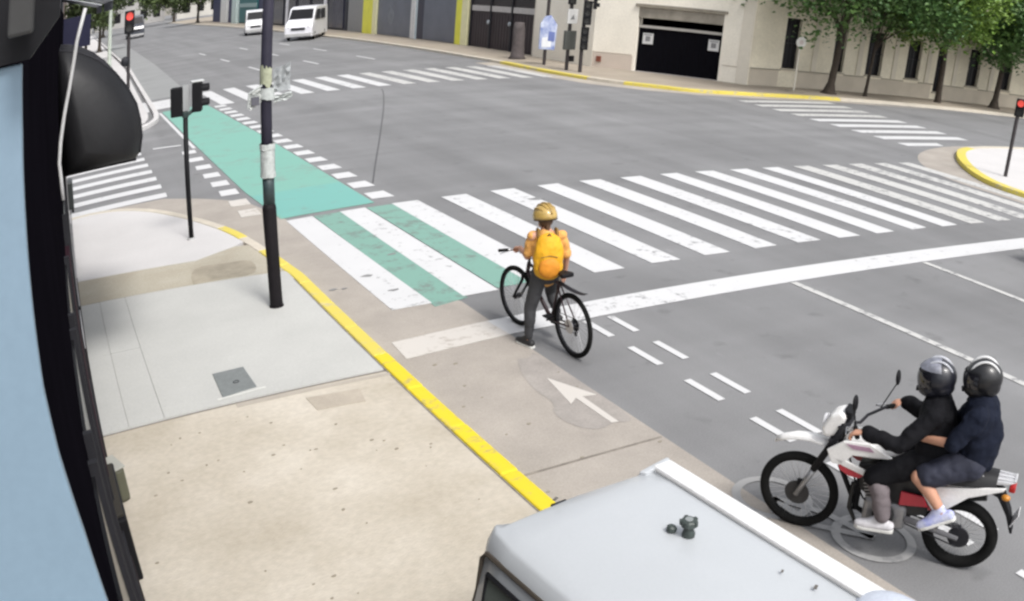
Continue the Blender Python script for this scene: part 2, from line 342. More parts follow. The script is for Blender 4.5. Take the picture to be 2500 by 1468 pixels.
kerb_row('kerb', fk, 'patchy yellow kerb below the far signal heads and cream corner', lambda p: (M_yelf if (int(p[1] * 0.6 + p[0] * .35) % 3) else M_kpale) if (p[0] < 31 and p[1] < 43) else M_kpale, 0.3, 2.0)
fi = offset_path(resample(fk, 0.5), 0.302)
pf = MB().prism(fi + [(60, 40), (40, 200)], -0.05, PZ).build('pavement', mat('brown_pavement', (0.36, 0.31, 0.25), 0.9, var=0.2, scale=0.7, fine=.1)); tag(pf, 'brownish pavement in front of the cream corner building', 'pavement', kind='structure')
fg = MB().sheet([(19.7, 43), (19.5, 38), (19.6, 35), (20.0, 32.4), (21.2, 30.2), (22.6, 28.8), (25.4, 27.9), (28.7, 27.6), (35, 26.6)] + [p for p in far_kerb if p[0] < 35 and p[1] < 43.2], 0.004).build('gutter', mat('far_gutter', (0.40, 0.36, 0.31), 0.9, var=.2, scale=.7)); tag(fg, 'pale gutter along the far corner kerb', 'gutter', kind='structure')
lk = [(-20, 30.9), (0.6, 30.9)] + smooth_path([(0.6, 30.9), (2.0, 31.4), (3.0, 32.8), (3.3, 35), (3.45, 40)], 2)[1:] + [(4.3, 66), (5.5, 200)]
kerb_row('kerb', list(reversed(lk)), 'pale kerb of the far pavement beside the green lane', lambda p: M_pale, 0.2, 2.0)
li = offset_path(resample(lk, 0.5), 0.202)
pl = MB().prism(li + [(-20, 200)], -0.05, PZ).build('pavement', M_pale); tag(pl, 'light pavement beyond the black awning on the far side', 'pavement', kind='structure')

# ------------------------------------------------------------------ painted markings
ZM = 0.009
def stripe_set(name, label, quads, mt, z=ZM, part='stripe'):
    root = empty(name, (quads[0][0][0], quads[0][0][1], 0)); tag(root, label, 'road marking', kind='structure'); o = Vector((quads[0][0][0], quads[0][0][1]))
    for i, q in enumerate(quads):
        MB().prism([tuple(Vector(p) - o) for p in q], z - 0.003, z).build(part, mt[i] if isinstance(mt, list) else mt, root)
    return root
def jag(x): return x + random.uniform(-0.025, 0.025)
qs = []
for i in range(17):
    x = 3.763 + i; w = 0.505
    y0, y1 = 10.63 + 0.012 * (i - 6), 16.06 + 0.01 * (i - 6)
    a, b = jag(x), jag(x + w)
    qs.append([(a, jag(y0)), (b, jag(y0)), (jag(x + w), jag(y1)), (jag(x), jag(y1))])
stripe_set('zebra_crossing', 'white zebra crossing in front of the cyclist across the avenue', qs, [M_whitew if i > 11 else M_white for i in range(17)])
qs = [[(x, 35.4), (x + .52, 35.35), (x + .52, 41.2), (x, 41.2)] for x in [5.9 + 1.04 * i for i in range(14)]]
stripe_set('zebra_crossing', 'far zebra crossing beyond the junction, seen behind the utility pole', qs, [M_whitew if i > 6 else M_white for i in range(14)])
qs = [[(22.9 + .06 * i, y), (27.6 + .1 * i, y + .1), (27.6 + .1 * i, y + .6), (22.9 + .06 * i, y + .5)] for i, y in enumerate([18.45 + 1.06 * k for k in range(9)])]
qs[0] = [(22.9, 18.45), (24.8, 18.5), (25.0, 18.95), (22.9, 18.9)]
stripe_set('zebra_crossing', 'zebra crossing over the side street below the trees', qs, [M_white] * 5 + [M_whitew] * 4)
qs = [[(-3.0, y), (2.1, y - .1), (2.12, y + .38), (-3.0, y + .48)] for y in [20.2 + 1.09 * k for k in range(9)]]
stripe_set('zebra_crossing', 'zebra crossing over the side street under the black awning', qs, M_white)
sl_ = [[(3.35, 9.03), (20.0, 9.03), (20.0, 9.58), (3.35, 9.58)]]
sroot = stripe_set('stop_line', 'wide white stop line crossing the lanes in front of the motorcycle', [[(4.63, 9.05), (20.0, 9.02), (20.0, 9.56), (4.60, 9.58)]], M_white, part='line')
MB().prism([(3.33 - 4.63, 9.0 - 9.05), (4.63 - 4.632, 0), (4.60 - 4.632, 9.58 - 9.05), (3.36 - 4.63, 9.54 - 9.05)], ZM - .003, ZM + .0005).build('line', M_whitet, sroot)
for x, lab in ((9.10, 'lane line meeting the stop line behind the riders'), (12.12, 'second lane line further from the riders'), (15.2, 'third lane line at the far lanes')):
    stripe_set('lane_line', 'thin white ' + lab, [[(x - .06, -20), (x + .06, -20), (x + .06, 9.0), (x - .06, 9.0)]], M_whitew, part='line')
dq = []
for k in range(9):
    y1 = 9.07 - 1.06 * k - (0.05 if k == 0 else 0)
    if k == 0: y1 = 8.98
    for x in (5.62, 5.97): dq.append([(x - .045, y1 - .58), (x + .045, y1 - .58), (x + .045, y1), (x - .045, y1)])
stripe_set('lane_separator', 'double row of short white dashes beside the bicycle lane', dq, M_white, part='dash')
# green bicycle lane through the junction
gl = MB().prism([(3.72, 16.22), (5.52, 16.30), (5.56, 27.0), (5.46, 36.2), (3.72, 36.2), (3.66, 27.0), (3.62, 19.0)], 0.006, 0.0095).build('bicycle_lane', M_green); tag(gl, 'green painted bicycle lane through the junction between white dashes', 'bicycle lane', kind='structure')
MB().prism([(4.27, 10.4), (4.77, 10.5), (4.77, 16.0), (4.27, 16.0)], 0.004, 0.0078).build('green_gap', M_greenw, gl)
MB().prism([(5.27, 10.66), (5.77, 10.66), (5.77, 16.0), (5.27, 16.0)], 0.004, 0.0078).build('green_gap', M_greenw, gl)
MB().prism([(3.78, 16.27), (5.50, 16.34), (5.51, 18.5), (3.66, 18.5)], 0.0095, 0.0105).build('fresh_end', paint_mat('fresh_green_paint', (0.150, 0.375, 0.335), (0.17, 0.28, 0.25), 0.55, 2.0), gl)
far_gl = MB().prism([(3.75, 41.4), (5.5, 41.4), (6.3, 66), (7.3, 120), (5.4, 120), (4.5, 66)], 0.006, 0.0095).build('bicycle_lane', mat('grey_green_lane', (0.27, 0.275, 0.275), .9, var=.15, scale=.5)); tag(far_gl, 'pale worn bicycle lane beyond the far crossing', 'bicycle lane', kind='structure')
dq = [[(3.12, y), (3.50, y - .05), (3.52, y + .52), (3.16, y + .55)] for y in (16.9, 17.9, 19.05, 20.15, 21.3, 22.55, 23.85, 25.2)]
stripe_set('lane_dashes', 'white block dashes on the pavement side of the green lane', dq, [M_whitet, M_whitet] + [M_white] * 6, part='dash')
dq = [[(5.58, y), (6.02, y - .03), (6.0, y + .55), (5.6, y + .55)] for y in [16.62 + 1.13 * k for k in range(17)]]
stripe_set('lane_dashes', 'white block dashes on the avenue side of the green lane', dq, M_white, part='dash')
stripe_set('edge_line', 'thin white edge lines left of the green lane beyond the junction', [[(3.50, 26.0), (3.60, 26.0), (3.66, 36.0), (3.56, 36.0)], [(2.5, 27.2), (3.3, 26.9), (3.3, 27.05), (2.5, 27.4)], [(3.5, 37.4), (4.6, 37.4), (4.6, 40.6), (3.5, 40.6)], [(2.9, 37), (3.3, 37), (3.5, 41), (3.1, 41)]], M_white, part='line')
dq = [[(x, y), (x + .14, y), (x + .14, y + 3.2), (x, y + 3.2)] for x in (10.1, 13.2, 16.3) for y in (48.5, 58, 68)]
stripe_set('lane_dashes', 'far white lane dashes beyond the second crossing', dq, M_white, part='dash')
# arrow on the gutter
ar = MB().prism([(4.38, 7.74), (4.27, 7.06), (4.385, 7.16), (4.385, 6.52), (4.455, 6.50), (4.46, 7.16), (4.60, 7.12)], ZM - .002, ZM + .001).build('lane_arrow', M_whitet); tag(ar, 'white arrow pointing ahead on the bicycle lane behind the cyclist', 'road marking', kind='structure')
# bicycle pictogram under the motorcycle
pic = empty('bicycle_symbol', (4.85, 3.9, 0)); tag(pic, 'worn white bicycle symbol painted under the motorcycle', 'road marking', kind='structure')
def flat_ring(c, r0, r1, z, n=36):
    mb = MB(); vs = [(c[0] + r * math.cos(2 * math.pi * i / n), c[1] + r * 1.15 * math.sin(2 * math.pi * i / n), z) for r in (r0, r1) for i in range(n)]
    return mb.add(vs, [(i, (i + 1) % n, n + (i + 1) % n, n + i) for i in range(n)])
M_pic = paint_mat('worn_symbol_paint', (0.31, 0.308, 0.305), ASPH, 0.85, 5)
flat_ring((0.16, -0.17), 0.25, 0.32, ZM).build('ring', M_pic, pic)
flat_ring((-0.10, 0.75), 0.25, 0.32, ZM).build('ring', M_pic, pic)
for a, b in (((0.16, -0.17), (0.10, 0.32)), ((0.10, 0.32), (-0.10, 0.75)), ((-0.12, .25), (-0.10, .75)), ((-.12, .25), (.16, -.17)), ((-.25, .55), (-.10, .75))):
    A, B = Vector(a), Vector(b); n = Vector((-(B - A).y, (B - A).x)).normalized() * 0.035
    MB().sheet([tuple(A - n), tuple(B - n), tuple(B + n), tuple(A + n)], ZM + .001).build('bar', M_pic, pic)
# sealed crack and dark stains
ck = [(11.9, 34.4), (11.64, 33.4), (10.27, 29.4), (8.99, 25.9), (7.77, 22.6), (6.79, 20.0), (6.05, 18.0)]
ck = smooth_path(ck, 1); ckl = offset_path(ck, 0.035)
crack = MB().sheet(ck + list(reversed(ckl)), 0.004).build('road_crack', mat('tar_sealant', (0.085, 0.085, 0.088), 0.8)); tag(crack, 'dark tar seam wandering across the junction asphalt', 'crack', kind='structure')
st = MB()
for (x, y, r) in ((3.95, 12.1, .10), (4.05, 11.3, .09), (8.2, 15.0, .17), (3.35, 11.8, .07), (3.5, 11.75, .05), (4.62, 12.9, .08)):
    pts = [(x + r * random.uniform(.5, 1.2) * math.cos(a), y + .6 * r * random.uniform(.5, 1.2) * math.sin(a)) for a in [k * math.pi / 5 for k in range(10)]]
    st.sheet(pts, ZM + .003)
st = st.build('tar_spots', mat('tar_spot', (0.22, 0.22, 0.22), .8)); tag(st, 'small dark tar spots scattered over the road paint', 'stain', kind='stuff')

# ------------------------------------------------------------------ near building at the very edge of the view
nb = empty('shop_building', (-0.2, 8, 0)); tag(nb, 'dark fronted shop building with light blue side panel beside the camera', 'building')
def nbp(mb, name, mt, parent=None, **k):
    o = mb.build(name, mt, parent or nb, **k)
    if parent is None: o.location = (0.2, -8, 0)
    return o
M_blue = mat('light_blue_paint', (0.185, 0.265, 0.34), 0.55, var=0.14, scale=2.5, fine=.03)
YB = 1.2
nbp(MB().prism([(-1.6, 0.1), (-0.065, 0.1), (-0.065, 3.12), (-0.067, 3.25), (-0.0735, 3.37), (-0.0745, 3.46), (-0.069, 3.58), (-0.065, 3.67), (-0.0615, 3.77), (-0.061, 3.855), (-0.5, 3.87), (-1.6, 3.87)], YB, YB + .03, 'y'), 'side_panel', M_blue, bevel=0.003)
nbp(MB().prism([(-1.6, 3.873), (-0.05, 3.858), (-0.012, 3.90), (-0.0105, 4.12), (-1.6, 4.12)], YB - .01, YB + .05, 'y'), 'fascia', M_black)
fx = nbp(MB().box((-0.060, YB - .06, 3.915), (0.032, 0.05, 0.055)), 'junction_box', mat('grey_plastic', (0.045, 0.045, 0.045), .6, spec=.2), bevel=.004)
nbp(MB().b2((-6, YB + .04, 0), (-0.10, 18.9, 4.05)), 'wall', mat('black_stone', (0.008, 0.007, 0.010), 1.0, spec=0.0, var=.3, scale=2))
# shop windows with frames along the street front
M_frame = mat('white_frame', (0.55, 0.54, 0.56), .5)
for k, y in enumerate((2.0, 3.6, 5.2, 8.0, 10.4, 12.4, 14.4, 16.4)):
    wd = nbp(MB().b2((-0.10, y, 0.55), (-0.085, y + 1.3, 2.35)), 'window', M_glassd)
    for yy in (y - .03, y + 1.3): MB().b2((-0.10, yy, .5), (-0.062, yy + .035, 2.4)).build('frame', M_frame if k > 4 else M_dark, wd)
    MB().b2((-0.10, y, .49), (-0.055, y + 1.3, .545)).build('sill', M_dark if k < 4 else M_frame, wd)
nbp(MB().b2((-0.10, 6.9, .12), (-0.06, 7.75, 2.2)), 'door', mat('maroon_door', (0.03, 0.012, 0.018), .8, spec=.1), bevel=.004)
nbp(MB().b2((-0.10, YB + .05, .10), (-0.045, 6.0, .45)).b2((-0.10, 7.8, .10), (-0.045, 18.9, .40)), 'plinth', mat('dark_plinth', (0.03, 0.026, 0.028), .9, spec=.05))
bx = MB().b2((-0.12, 6.2, PZ), (-0.005, 7.15, .62)).build('planter_box', M_black, bevel=.015); tag(bx, 'black box standing at the foot of the dark shop wall', 'box')
MB().b2((-0.10, 6.25, .60), (-0.02, 7.11, .635)).build('soil', mat('planter_soil', (0.03, 0.026, 0.02), .95), bx)
pb = MB().box((-0.01, 7.55, .27), (.11, .28, .30), (0, 0, .3)).build('bucket', mat('olive_plastic', (.09, .09, .06), .6), bevel=.03); tag(pb, 'small olive grey crate leaning by the black box', 'crate')
MB().box((-0.01, 7.55, .425), (.12, .29, .012), (0, 0, .3)).build('rim', mat('pale_plastic', (.4, .4, .36), .6), pb)
wl = MB().b2((-0.10, 14.6, 1.2), (0.025, 15.0, 1.6)).build('wall_lamp', mat('dark_lamp_metal', (.03, .035, .035), .4), bevel=.02); tag(wl, 'dark box lamp on the shop wall by the side crossing', 'lamp')
MB().box((0.0, 14.8, 1.17), (.04, .3, .04)).build('bracket', M_dark, wl)

nbp(MB().b2((-.10, 12.2, .45), (-.05, 12.26, 1.35)), 'door_frame', M_frame); nbp(MB().b2((-.10, 13.6, .45), (-.04, 13.66, 1.2)), 'door_frame', M_frame)
# black barrel awning further along the wall
prof = [(-0.1, 3.62), (0.02, 3.6), (0.16, 3.55), (0.34, 3.45), (0.52, 3.30), (0.66, 3.12), (0.75, 2.95), (0.79, 2.78), (0.80, 2.62), (0.77, 2.46), (0.72, 2.41), (-0.1, 2.40)]
aw = empty('awning', (-0.1, 10, 2.4)); tag(aw, 'black rounded canvas awning sticking out from the shop wall', 'awning')
M_canvas = mat('black_canvas', (0.007, 0.007, 0.009), .8, spec=.12, var=.3, scale=3, bump=.15, bscale=25)
ym = MB(); ring = prof[:-2]
def shell(y0, y1):
    return MB().add([(x + .1, y0 - 10, z - 2.4) for x, z in ring] + [(x + .1, y1 - 10, z - 2.4) for x, z in ring], [(i, i + 1, len(ring) + i + 1, len(ring) + i) for i in range(len(ring) - 1)])
shell(10.0, 12.6).build('canopy', M_canvas, aw, smooth=True)
M_end = mat('black_vinyl_canvas', (0.010, 0.010, 0.012), .5, spec=.35, var=.3, scale=3, bump=.1, bscale=20)
rings_ = []
for k in range(8):
    t = k / 7; rings_.append([(lerp(x, .18, t) + .1, -.34 * math.sqrt(max(0, 1 - (1 - t) ** 2)), lerp(z, 2.62, t) - 2.4) for x, z in prof])
n_ = len(prof)
MB().add([v for r_ in rings_ for v in r_], [(i * n_ + j, i * n_ + (j + 1) % n_, (i + 1) * n_ + (j + 1) % n_, (i + 1) * n_ + j) for i in range(7) for j in range(n_)]).build('end_panel', M_end, aw, smooth=True)
MB().add([(x + .1, 2.6, z - 2.4) for x, z in prof], [tuple(range(len(prof)))]).build('end_panel', M_canvas, aw)
rb = MB()
for yy in (0.0, .85, 1.7, 2.6): rb = MB().tube([(x + .1, yy, z - 2.4) for x, z in ring], .012, 6).build('rib', M_dark, aw, smooth=True)
MB().tube([(0.0, 0, 0.0), (.82, 0, .0), (.82, 2.6, 0.0), (.0, 2.6, 0.0)], .014, 6).build('frame', M_dark, aw)
# white cable hanging in front of it
cb = MB().tube([Vector((0, 0, 3.891)) + Vector(d) * 4.0 for d in ((.018, .999, .01), (.010, .999, -.02), (.0065, .999, -.042), (.002, .998, -.065), (-.004, .996, -.09), (-.009, .993, -.115), (-.0115, .991, -.135), (-.0105, .989, -.15), (-.0098, .985, -.17))], .0085, 6).build('cable', mat('white_cable', (.5, .5, .5), .5), smooth=True)
tag(cb, 'thin white cable hanging down in front of the black awning', 'cable')

# ------------------------------------------------------------------ poles near the corner
def clamp_band(mb, c, r, h, n=14): return mb.tube([(c[0], c[1], c[2] - h / 2), (c[0], c[1], c[2] + h / 2)], r, n)
up_ = empty('utility_pole', (2.45, 11.29, PZ)); tag(up_, 'tall dark steel utility pole with torn posters on the corner pavement', 'pole')
M_pole = mat('weathered_black_pole', (0.011, 0.009, 0.011), .7, spec=.2, var=.35, scale=6)
M_poleg = mat('grey_green_pole', (0.035, 0.055, 0.06), .5, var=.3, scale=5)
MB().tube([(0, 0, 0), (0, 0, .02), (0.004, 0, .55), (-.004, 0, 1.22), (0, 0, 1.28)], [.082, .085, .083, .09, .075], 16).build('lower_sleeve', M_pole, up_, smooth=True)
MB().tube([(0, 0, 1.2), (-.01, 0, 2.6), (-.03, 0, 7.0)], [.072, .070, .060], 16).build('shaft', mat('purple_grey_pole', (0.03, 0.028, 0.045), .6, spec=.25, var=.3, scale=3), up_, smooth=True)
MB().tube([(0, 0, 1.28), (0, 0, 1.66)], .0745, 16).build('green_band', M_poleg, up_, smooth=True)
MB().tube([(0, 0, .0), (0, 0, .015)], .095, 16).build('base_plate', M_pole, up_)
# torn papers and tape wrapped round the pole
M_paper = mat('weathered_paper', (0.50, 0.53, 0.52), .8, var=.3, scale=14, bump=.3, bscale=30)
def wrap(z0, z1, r, a0, a1, name, jagged=.03, mt=M_paper):
    n = 18; vs = []
    for i in range(n + 1):
        a = lerp(a0, a1, i / n)
        for z in (z0 + random.uniform(-jagged, jagged), z1 + random.uniform(-jagged, jagged)): rr = r + random.uniform(0, .006); vs.append((rr * math.cos(a), rr * math.sin(a), z))
    MB().add(vs, [(2 * i, 2 * i + 2, 2 * i + 3, 2 * i + 1) for i in range(n)]).build(name, mt, up_)
wrap(1.63, 1.98, .088, 0, 2 * math.pi, 'paper_wrap')
wrap(1.60, 1.66, .094, 0, 2 * math.pi, 'tape', .006); wrap(1.93, 2.0, .094, 0, 2 * math.pi, 'tape', .006)
wrap(2.52, 2.66, .09, 0, 2 * math.pi, 'tape', .01)
wrap(2.68, 2.90, .086, 2.2, 5.2, 'paper_wrap', .03, mat('olive_sticker', (.40, .42, .30), .7, var=.3, scale=20))
def flap(pts, mt=M_paper):
    q = [Vector(p) for p in pts]; n = 6; vs = []
    for i in range(n + 1):
        for j in range(n + 1):
            u, v = i / n, j / n; p = q[0].lerp(q[1], u).lerp(q[3].lerp(q[2], u), v); vs.append(p + Vector((random.uniform(-.008, .008), random.uniform(-.02, .02), random.uniform(-.008, .008))))
    return MB().add(vs, [(i * (n + 1) + j, (i + 1) * (n + 1) + j, (i + 1) * (n + 1) + j + 1, i * (n + 1) + j + 1) for i in range(n) for j in range(n)]).build('torn_flyer', mt, up_)
flap([(.07, -.02, 2.58), (.27, -.10, 2.62), (.27, -.10, 2.94), (.07, -.02, 2.86)], mat('grey_flyer', (.36, .38, .39), .8, var=.3, scale=12))
flap([(.08, -.03, 2.46), (.29, -.12, 2.52), (.28, -.12, 2.60), (.08, -.03, 2.55)])
flap([(-.07, -.03, 2.50), (-.22, -.05, 2.42), (-.23, -.05, 2.60), (-.07, -.03, 2.68)], mat('pale_flyer', (.5, .52, .5), .8))
MB().box((-.16, -.07, 2.52), (.10, .02, .10)).build('bracket', mat('bracket_grey', (.09, .09, .11), .5), up_, bevel=.004)
MB().tube([(-.25, -.06, 2.44), (-.24, -.09, 2.62), (-.08, -.10, 2.70)], .012, 6).build('strap', M_paper, up_)

sp = empty('traffic_signal', (1.99, 15.57, PZ)); tag(sp, 'slim black post with two small signal heads on the near corner', 'traffic signal')
MB().tube([(0, 0, 0), (0.0, 0, 2.05)], .042, 14).build('post', M_black, sp, smooth=True)
MB().tube([(0, 0, 0), (0, 0, .03)], .075, 14).build('base_plate', mat('pale_footing', (.5, .5, .5), .8), sp)
MB().box((0, 0, 2.0), (.10, .10, .10)).build('bracket', mat('dark_green_metal', (.015, .03, .03), .5), sp, bevel=.01)
MB().tube([(-.11, .02, 2.03), (0, 0, 1.97), (.14, 0, 2.05)], .03, 8).build('arm', mat('dark_green_metal', (0, 0, 0)), sp)
MB().box((0.02, .05, 2.25), (.12, .01, .42)).build('back_plate', mat('pale_plate', (.36, .37, .38), .6), sp)
def head(x, y, z0, rz, parent, lit=None, visor_dir=1, w=.2, h=.46, n=2):
    o = MB().box((0, 0, h / 2), (w, .16, h)).build('signal_head', M_black, parent, bevel=.02); o.location = (x, y, z0); o.rotation_euler = (0, 0, rz)
    for k in range(n):
        zc = h * (k + .5) / n; rr = min(w, h / n) * .38
        on = lit == k
        MB().disc((0, -.083, zc), (0, 1, 0), rr, .012, 20).build('lens', mat('red_lens_lit', (.8, .03, .03), .4, emit=((1.0, .14, .10), .3)) if on else mat('dark_lens', (.03, .03, .03), .2), o)
        nn = 12; vs = []
        for i in range(nn + 1):
            a = math.pi * (-.12 + 1.24 * i / nn)
            for yy in (-.08, -.20): vs.append((rr * 1.08 * math.cos(a), yy, zc + rr * 1.08 * math.sin(a)))
        MB().add(vs, [(2 * i, 2 * i + 2, 2 * i + 3, 2 * i + 1) for i in range(nn)]).build('visor', M_black, o)
    return o
head(-.135, .05, 1.98, R(165), sp); head(.20, -.03, 2.02, R(75), sp)
MB().box((.20, -.03, 2.50), (.21, .22, .02)).build('top_cap', mat('pale_cap', (.55, .56, .56), .5), sp, bevel=.005)

# ------------------------------------------------------------------ small van parked on the pavement below the camera
vn = empty('van', (2.17, 3.56, PZ), R(3.0)); tag(vn, 'small white van parked on the pavement, only its roof seen from above', 'van')
# local: y is towards the rear face (0) ; body extends to negative y ; roof at z = 1.33
M_van = mat('white_van_paint', (0.455, 0.475, 0.495), .35, var=.05, scale=1.5, fine=.015, coat=.4, coords='obj')
VZ = 1.33
def section(y, hw_roof=.56, hw_belt=.73, ztop=VZ, k=0.0):
    P = [(-hw_belt, .28), (-hw_belt - .02, .52), (-hw_belt, .80), (-hw_roof - .055, 1.16), (-hw_roof - .03, 1.235), (-hw_roof + .02, 1.30), (-hw_roof + .11, ztop - .004), (0, ztop + .012)]
    P = P + [(-x, z) for x, z in reversed(P[:-1])]
    return [(x, y, z) for x, z in P]
ys = [-3.7, -3.3, -2.6, -1.6, -.8, -.25, -.07, 0.0]
secs = [section(y, .56 - (.06 if i == 7 else 0.02 if i == 6 else 0), .73 - (.04 if i == 7 else 0), VZ - (.06 if i == 7 else .012 if i == 6 else 0)) for i, y in enumerate(ys)]
secs[0] = [(x * .85, -3.75, min(z, .75)) for x, y, z in secs[0]]; secs[1] = [(x * .95, -3.1, min(z, .88)) for x, y, z in secs[1]]
nS = len(secs[0]); bd = MB().add([v for s_ in secs for v in s_], [(i * nS + j, i * nS + j + 1, (i + 1) * nS + j + 1, (i + 1) * nS + j) for i in range(len(ys) - 1) for j in range(nS - 1)] + [tuple(range((len(ys) - 1) * nS, len(ys) * nS)), tuple(range(nS - 1, -1, -1))])
bd.build('body', M_van, vn, smooth=True, bevel=.015)
M_vglass = mat('grey_van_glass', (0.11, 0.125, 0.115), .15, var=.15, scale=2)
for y0, y1 in ((-1.25, -.16), (-2.5, -1.33)):
    w_ = MB().add([(-.742, y0, .82), (-.742, y1 - .03, .82), (-.628, y1, 1.145), (-.628, y0, 1.145)], [(0, 1, 2, 3)]).build('side_window', M_vglass, vn)
    MB().tube([(-.632, y0, 1.152), (-.632, y1, 1.152), (-.746, y1 - .03, .815), (-.746, y0, .815)], .013, 6, closed=True).build('seal', M_black, w_)
    MB().tube([(-.746, y0, .80), (-.746, y1, .80)], .009, 6).build('trim', M_chrome, w_)
    MB().add([(.742, y0, .82), (.742, y1 - .03, .82), (.628, y1, 1.145), (.628, y0, 1.145)], [(0, 1, 2, 3)]).build('side_window', M_vglass, vn)
MB().tube([(-.595, -2.9, 1.232), (-.595, -.10, 1.225), (-.60, -.06, 1.18), (-.638, -.05, 1.0), (-.708, -.045, .82), (-.73, -.045, .5)], .013, 6).build('drip_rail', mat('brown_seal', (.05, .04, .03), .6), vn)
MB().prism([(.475, -2.2), (.60, -2.2), (.60, -.06), (.475, -.06)], 1.30, 1.342).build('roof_rail', mat('bright_rail', (.72, .72, .72), .35), vn, bevel=.012)
MB().tube([(.463, -2.2, 1.336), (.463, -.10, 1.334)], .006, 6).build('roof_seam', mat('seam_grey', (.35, .35, .35), .6), vn)
MB().prism([(.40, -.10), (.61, -.05), (.61, -.02), (.38, -.06)], 1.30, 1.335).build('corner_lip', M_van, vn, bevel=.008)
MB().ell((.50, -1.72, 1.31), (.16, .20, .06), 20, 10).build('roof_hump', mat('bluish_white', (.52, .56, .64), .4), vn, smooth=True)
for sx in (-1, 1):
    for yy in (-.65, -2.95):
        t = MB().ring((sx * .62, yy, .29), (1, 0, 0), .21, .08, 30, 10).build('wheel', M_rubber, vn, smooth=True); MB().disc((sx * .64, yy, .29), (1, 0, 0), .17, .10).build('rim', M_alu, t)
MB().add([(-.50, .003, .80), (.50, .003, .80), (.44, -.02, 1.18), (-.44, -.02, 1.18)], [(0, 1, 2, 3)]).build('rear_window', M_vglass, vn)
MB().b2((-.68, -.02, .30), (.68, .06, .46)).build('bumper', mat('bumper_grey', (.12, .12, .12), .6), vn, bevel=.03)
for sx in (-1, 1): MB().box((sx * .655, -.005, .72), (.08, .03, .26)).build('tail_light', mat('red_lamp', (.35, .01, .01), .3), vn, bevel=.01)
MB().box((-.12, -.03, VZ - .03), (.09, .012, .012)).build('roof_mark', M_dark, vn)
# things lying on the roof
kn = empty('roof_fitting', (0, 0, 0)); kn.location = (2.385, 2.87, 1.458); tag(kn, 'small dark metal fitting lying on the white van roof', 'fitting')
M_fit = mat('dark_fitting', (.05, .065, .06), .5, var=.4, scale=40, coords='obj')
MB().tube([(0, 0, 0), (0, 0, .012), (0, 0, .045), (0, 0, .055)], [.032, .034, .022, .026], 10).build('foot', M_fit, kn, smooth=True)
MB().tube([(0, 0, .05), (0, 0, .062), (0, 0, .085), (0, 0, .092)], [.03, .043, .043, .034], 8).build('head', M_fit, kn)
for k in range(5): a = k * 1.26; MB().box((.036 * math.cos(a), .036 * math.sin(a), .078), (.022, .02, .026), (0, 0, a)).build('lug', M_fit, kn, bevel=.003)
MB().disc((0, 0, .093), (0, 0, 1), .02, .006, 12).build('bolt', mat('pale_bolt', (.25, .27, .27), .4), kn)
nut = MB().tube([(0, 0, 0), (0, 0, .022), (0, 0, .032)], [.026, .028, .018], 7).build('roof_nut', M_fit, bevel=.003); nut.location = (2.335, 2.945, 1.462); nut.rotation_euler = (.1, .2, .3); tag(nut, 'smaller dark nut beside the fitting on the van roof', 'nut')
for (x, y, s_, lab) in ((2.55, 2.38, .010, 'tiny dark leaf scrap on the van roof towards its front'), (2.59, 2.2, .015, 'second dark scrap further forward on the van roof'), (2.02, 3.50, .016, 'thin dark twig at the rear edge of the van roof')):
    o = MB().box((0, 0, 0), (s_ * 2, s_, .005), (0, 0, .5)).build('leaf_scrap', mat('scrap_brown', (.12, .11, .10), .8)); o.location = (x, y, 1.468); tag(o, lab, 'leaf scrap')

# ------------------------------------------------------------------ wheels for two-wheelers
def spoked_wheel(parent, c, rad, tw, rimr, spokes, name='wheel', tyre=M_rubber, rim_m=M_chrome, knobs=0):
    w = empty(name); w.parent = parent; w.location = c
    MB().ring((0, 0, 0), (0, 1, 0), rad - tw, tw, 48, 10).build('tyre', tyre, w, smooth=True)
    MB().ring((0, 0, 0), (0, 1, 0), rimr, .011, 48, 8, 1.6).build('rim', rim_m, w, smooth=True)
    MB().tube([(0, -.045, 0), (0, -.04, 0), (0, .04, 0), (0, .045, 0)], [.022, .032, .032, .022], 14).build('hub', M_dark, w)
    sp_ = MB()
    for k in range(spokes):
        a = 2 * math.pi * k / spokes; b = a + (.35 if k % 2 else -.35); yy = .035 if k % 4 < 2 else -.035
        sp_.tube([(.03 * math.cos(b), yy, .03 * math.sin(b)), (rimr * math.cos(a), 0, rimr * math.sin(a))], .0014, 4)
    sp_.build('spokes', M_chrome, w)
    if knobs:
        kb = MB()
        for k in range(knobs):
            a = 2 * math.pi * k / knobs
            for yy in (-.5, 0, .5):
                if (k + (yy == 0)) % 2: kb.box((rad * math.cos(a), yy * tw * 1.3, rad * math.sin(a)), (.016, tw * .5, .02), (0, -a, 0))
        kb.build('tread', tyre, w)
    return w

# ------------------------------------------------------------------ bicycle
A, B = Vector((4.93, 8.11)), Vector((4.875, 9.32)); HB = math.atan2((B - A).y, (B - A).x)
bk = empty('bicycle', (A.x, A.y, 0), HB); tag(bk, 'dark mountain bicycle held upright by the cyclist at the stop line', 'bicycle')
bk.rotation_euler = (R(-2.0), 0, HB)
M_frm = mat('maroon_black_frame', (0.035, 0.012, 0.016), .35, var=.4, scale=3, coords='obj', coat=.3)
spoked_wheel(bk, (0, 0, .36), .36, .026, .312, 28, rim_m=M_dark); fwh = spoked_wheel(bk, (1.19, 0, .36), .36, .026, .312, 28, rim_m=M_dark); fwh.rotation_euler = (0, 0, R(4))
BBk = (.44, 0, .30); ST = (.25, 0, .80); HT = (.90, 0, .84); HBt = (.945, 0, .70)
MB().tube([ST, (.3, 0, .67), BBk], .018, 10).build('seat_tube', M_frm, bk, smooth=True)
MB().tube([(.262, 0, .76), (.905, 0, .82)], .018, 10).build('top_tube', M_frm, bk, smooth=True)
MB().tube([BBk, (.94, 0, .72)], .024, 10).build('down_tube', M_frm, bk, smooth=True)
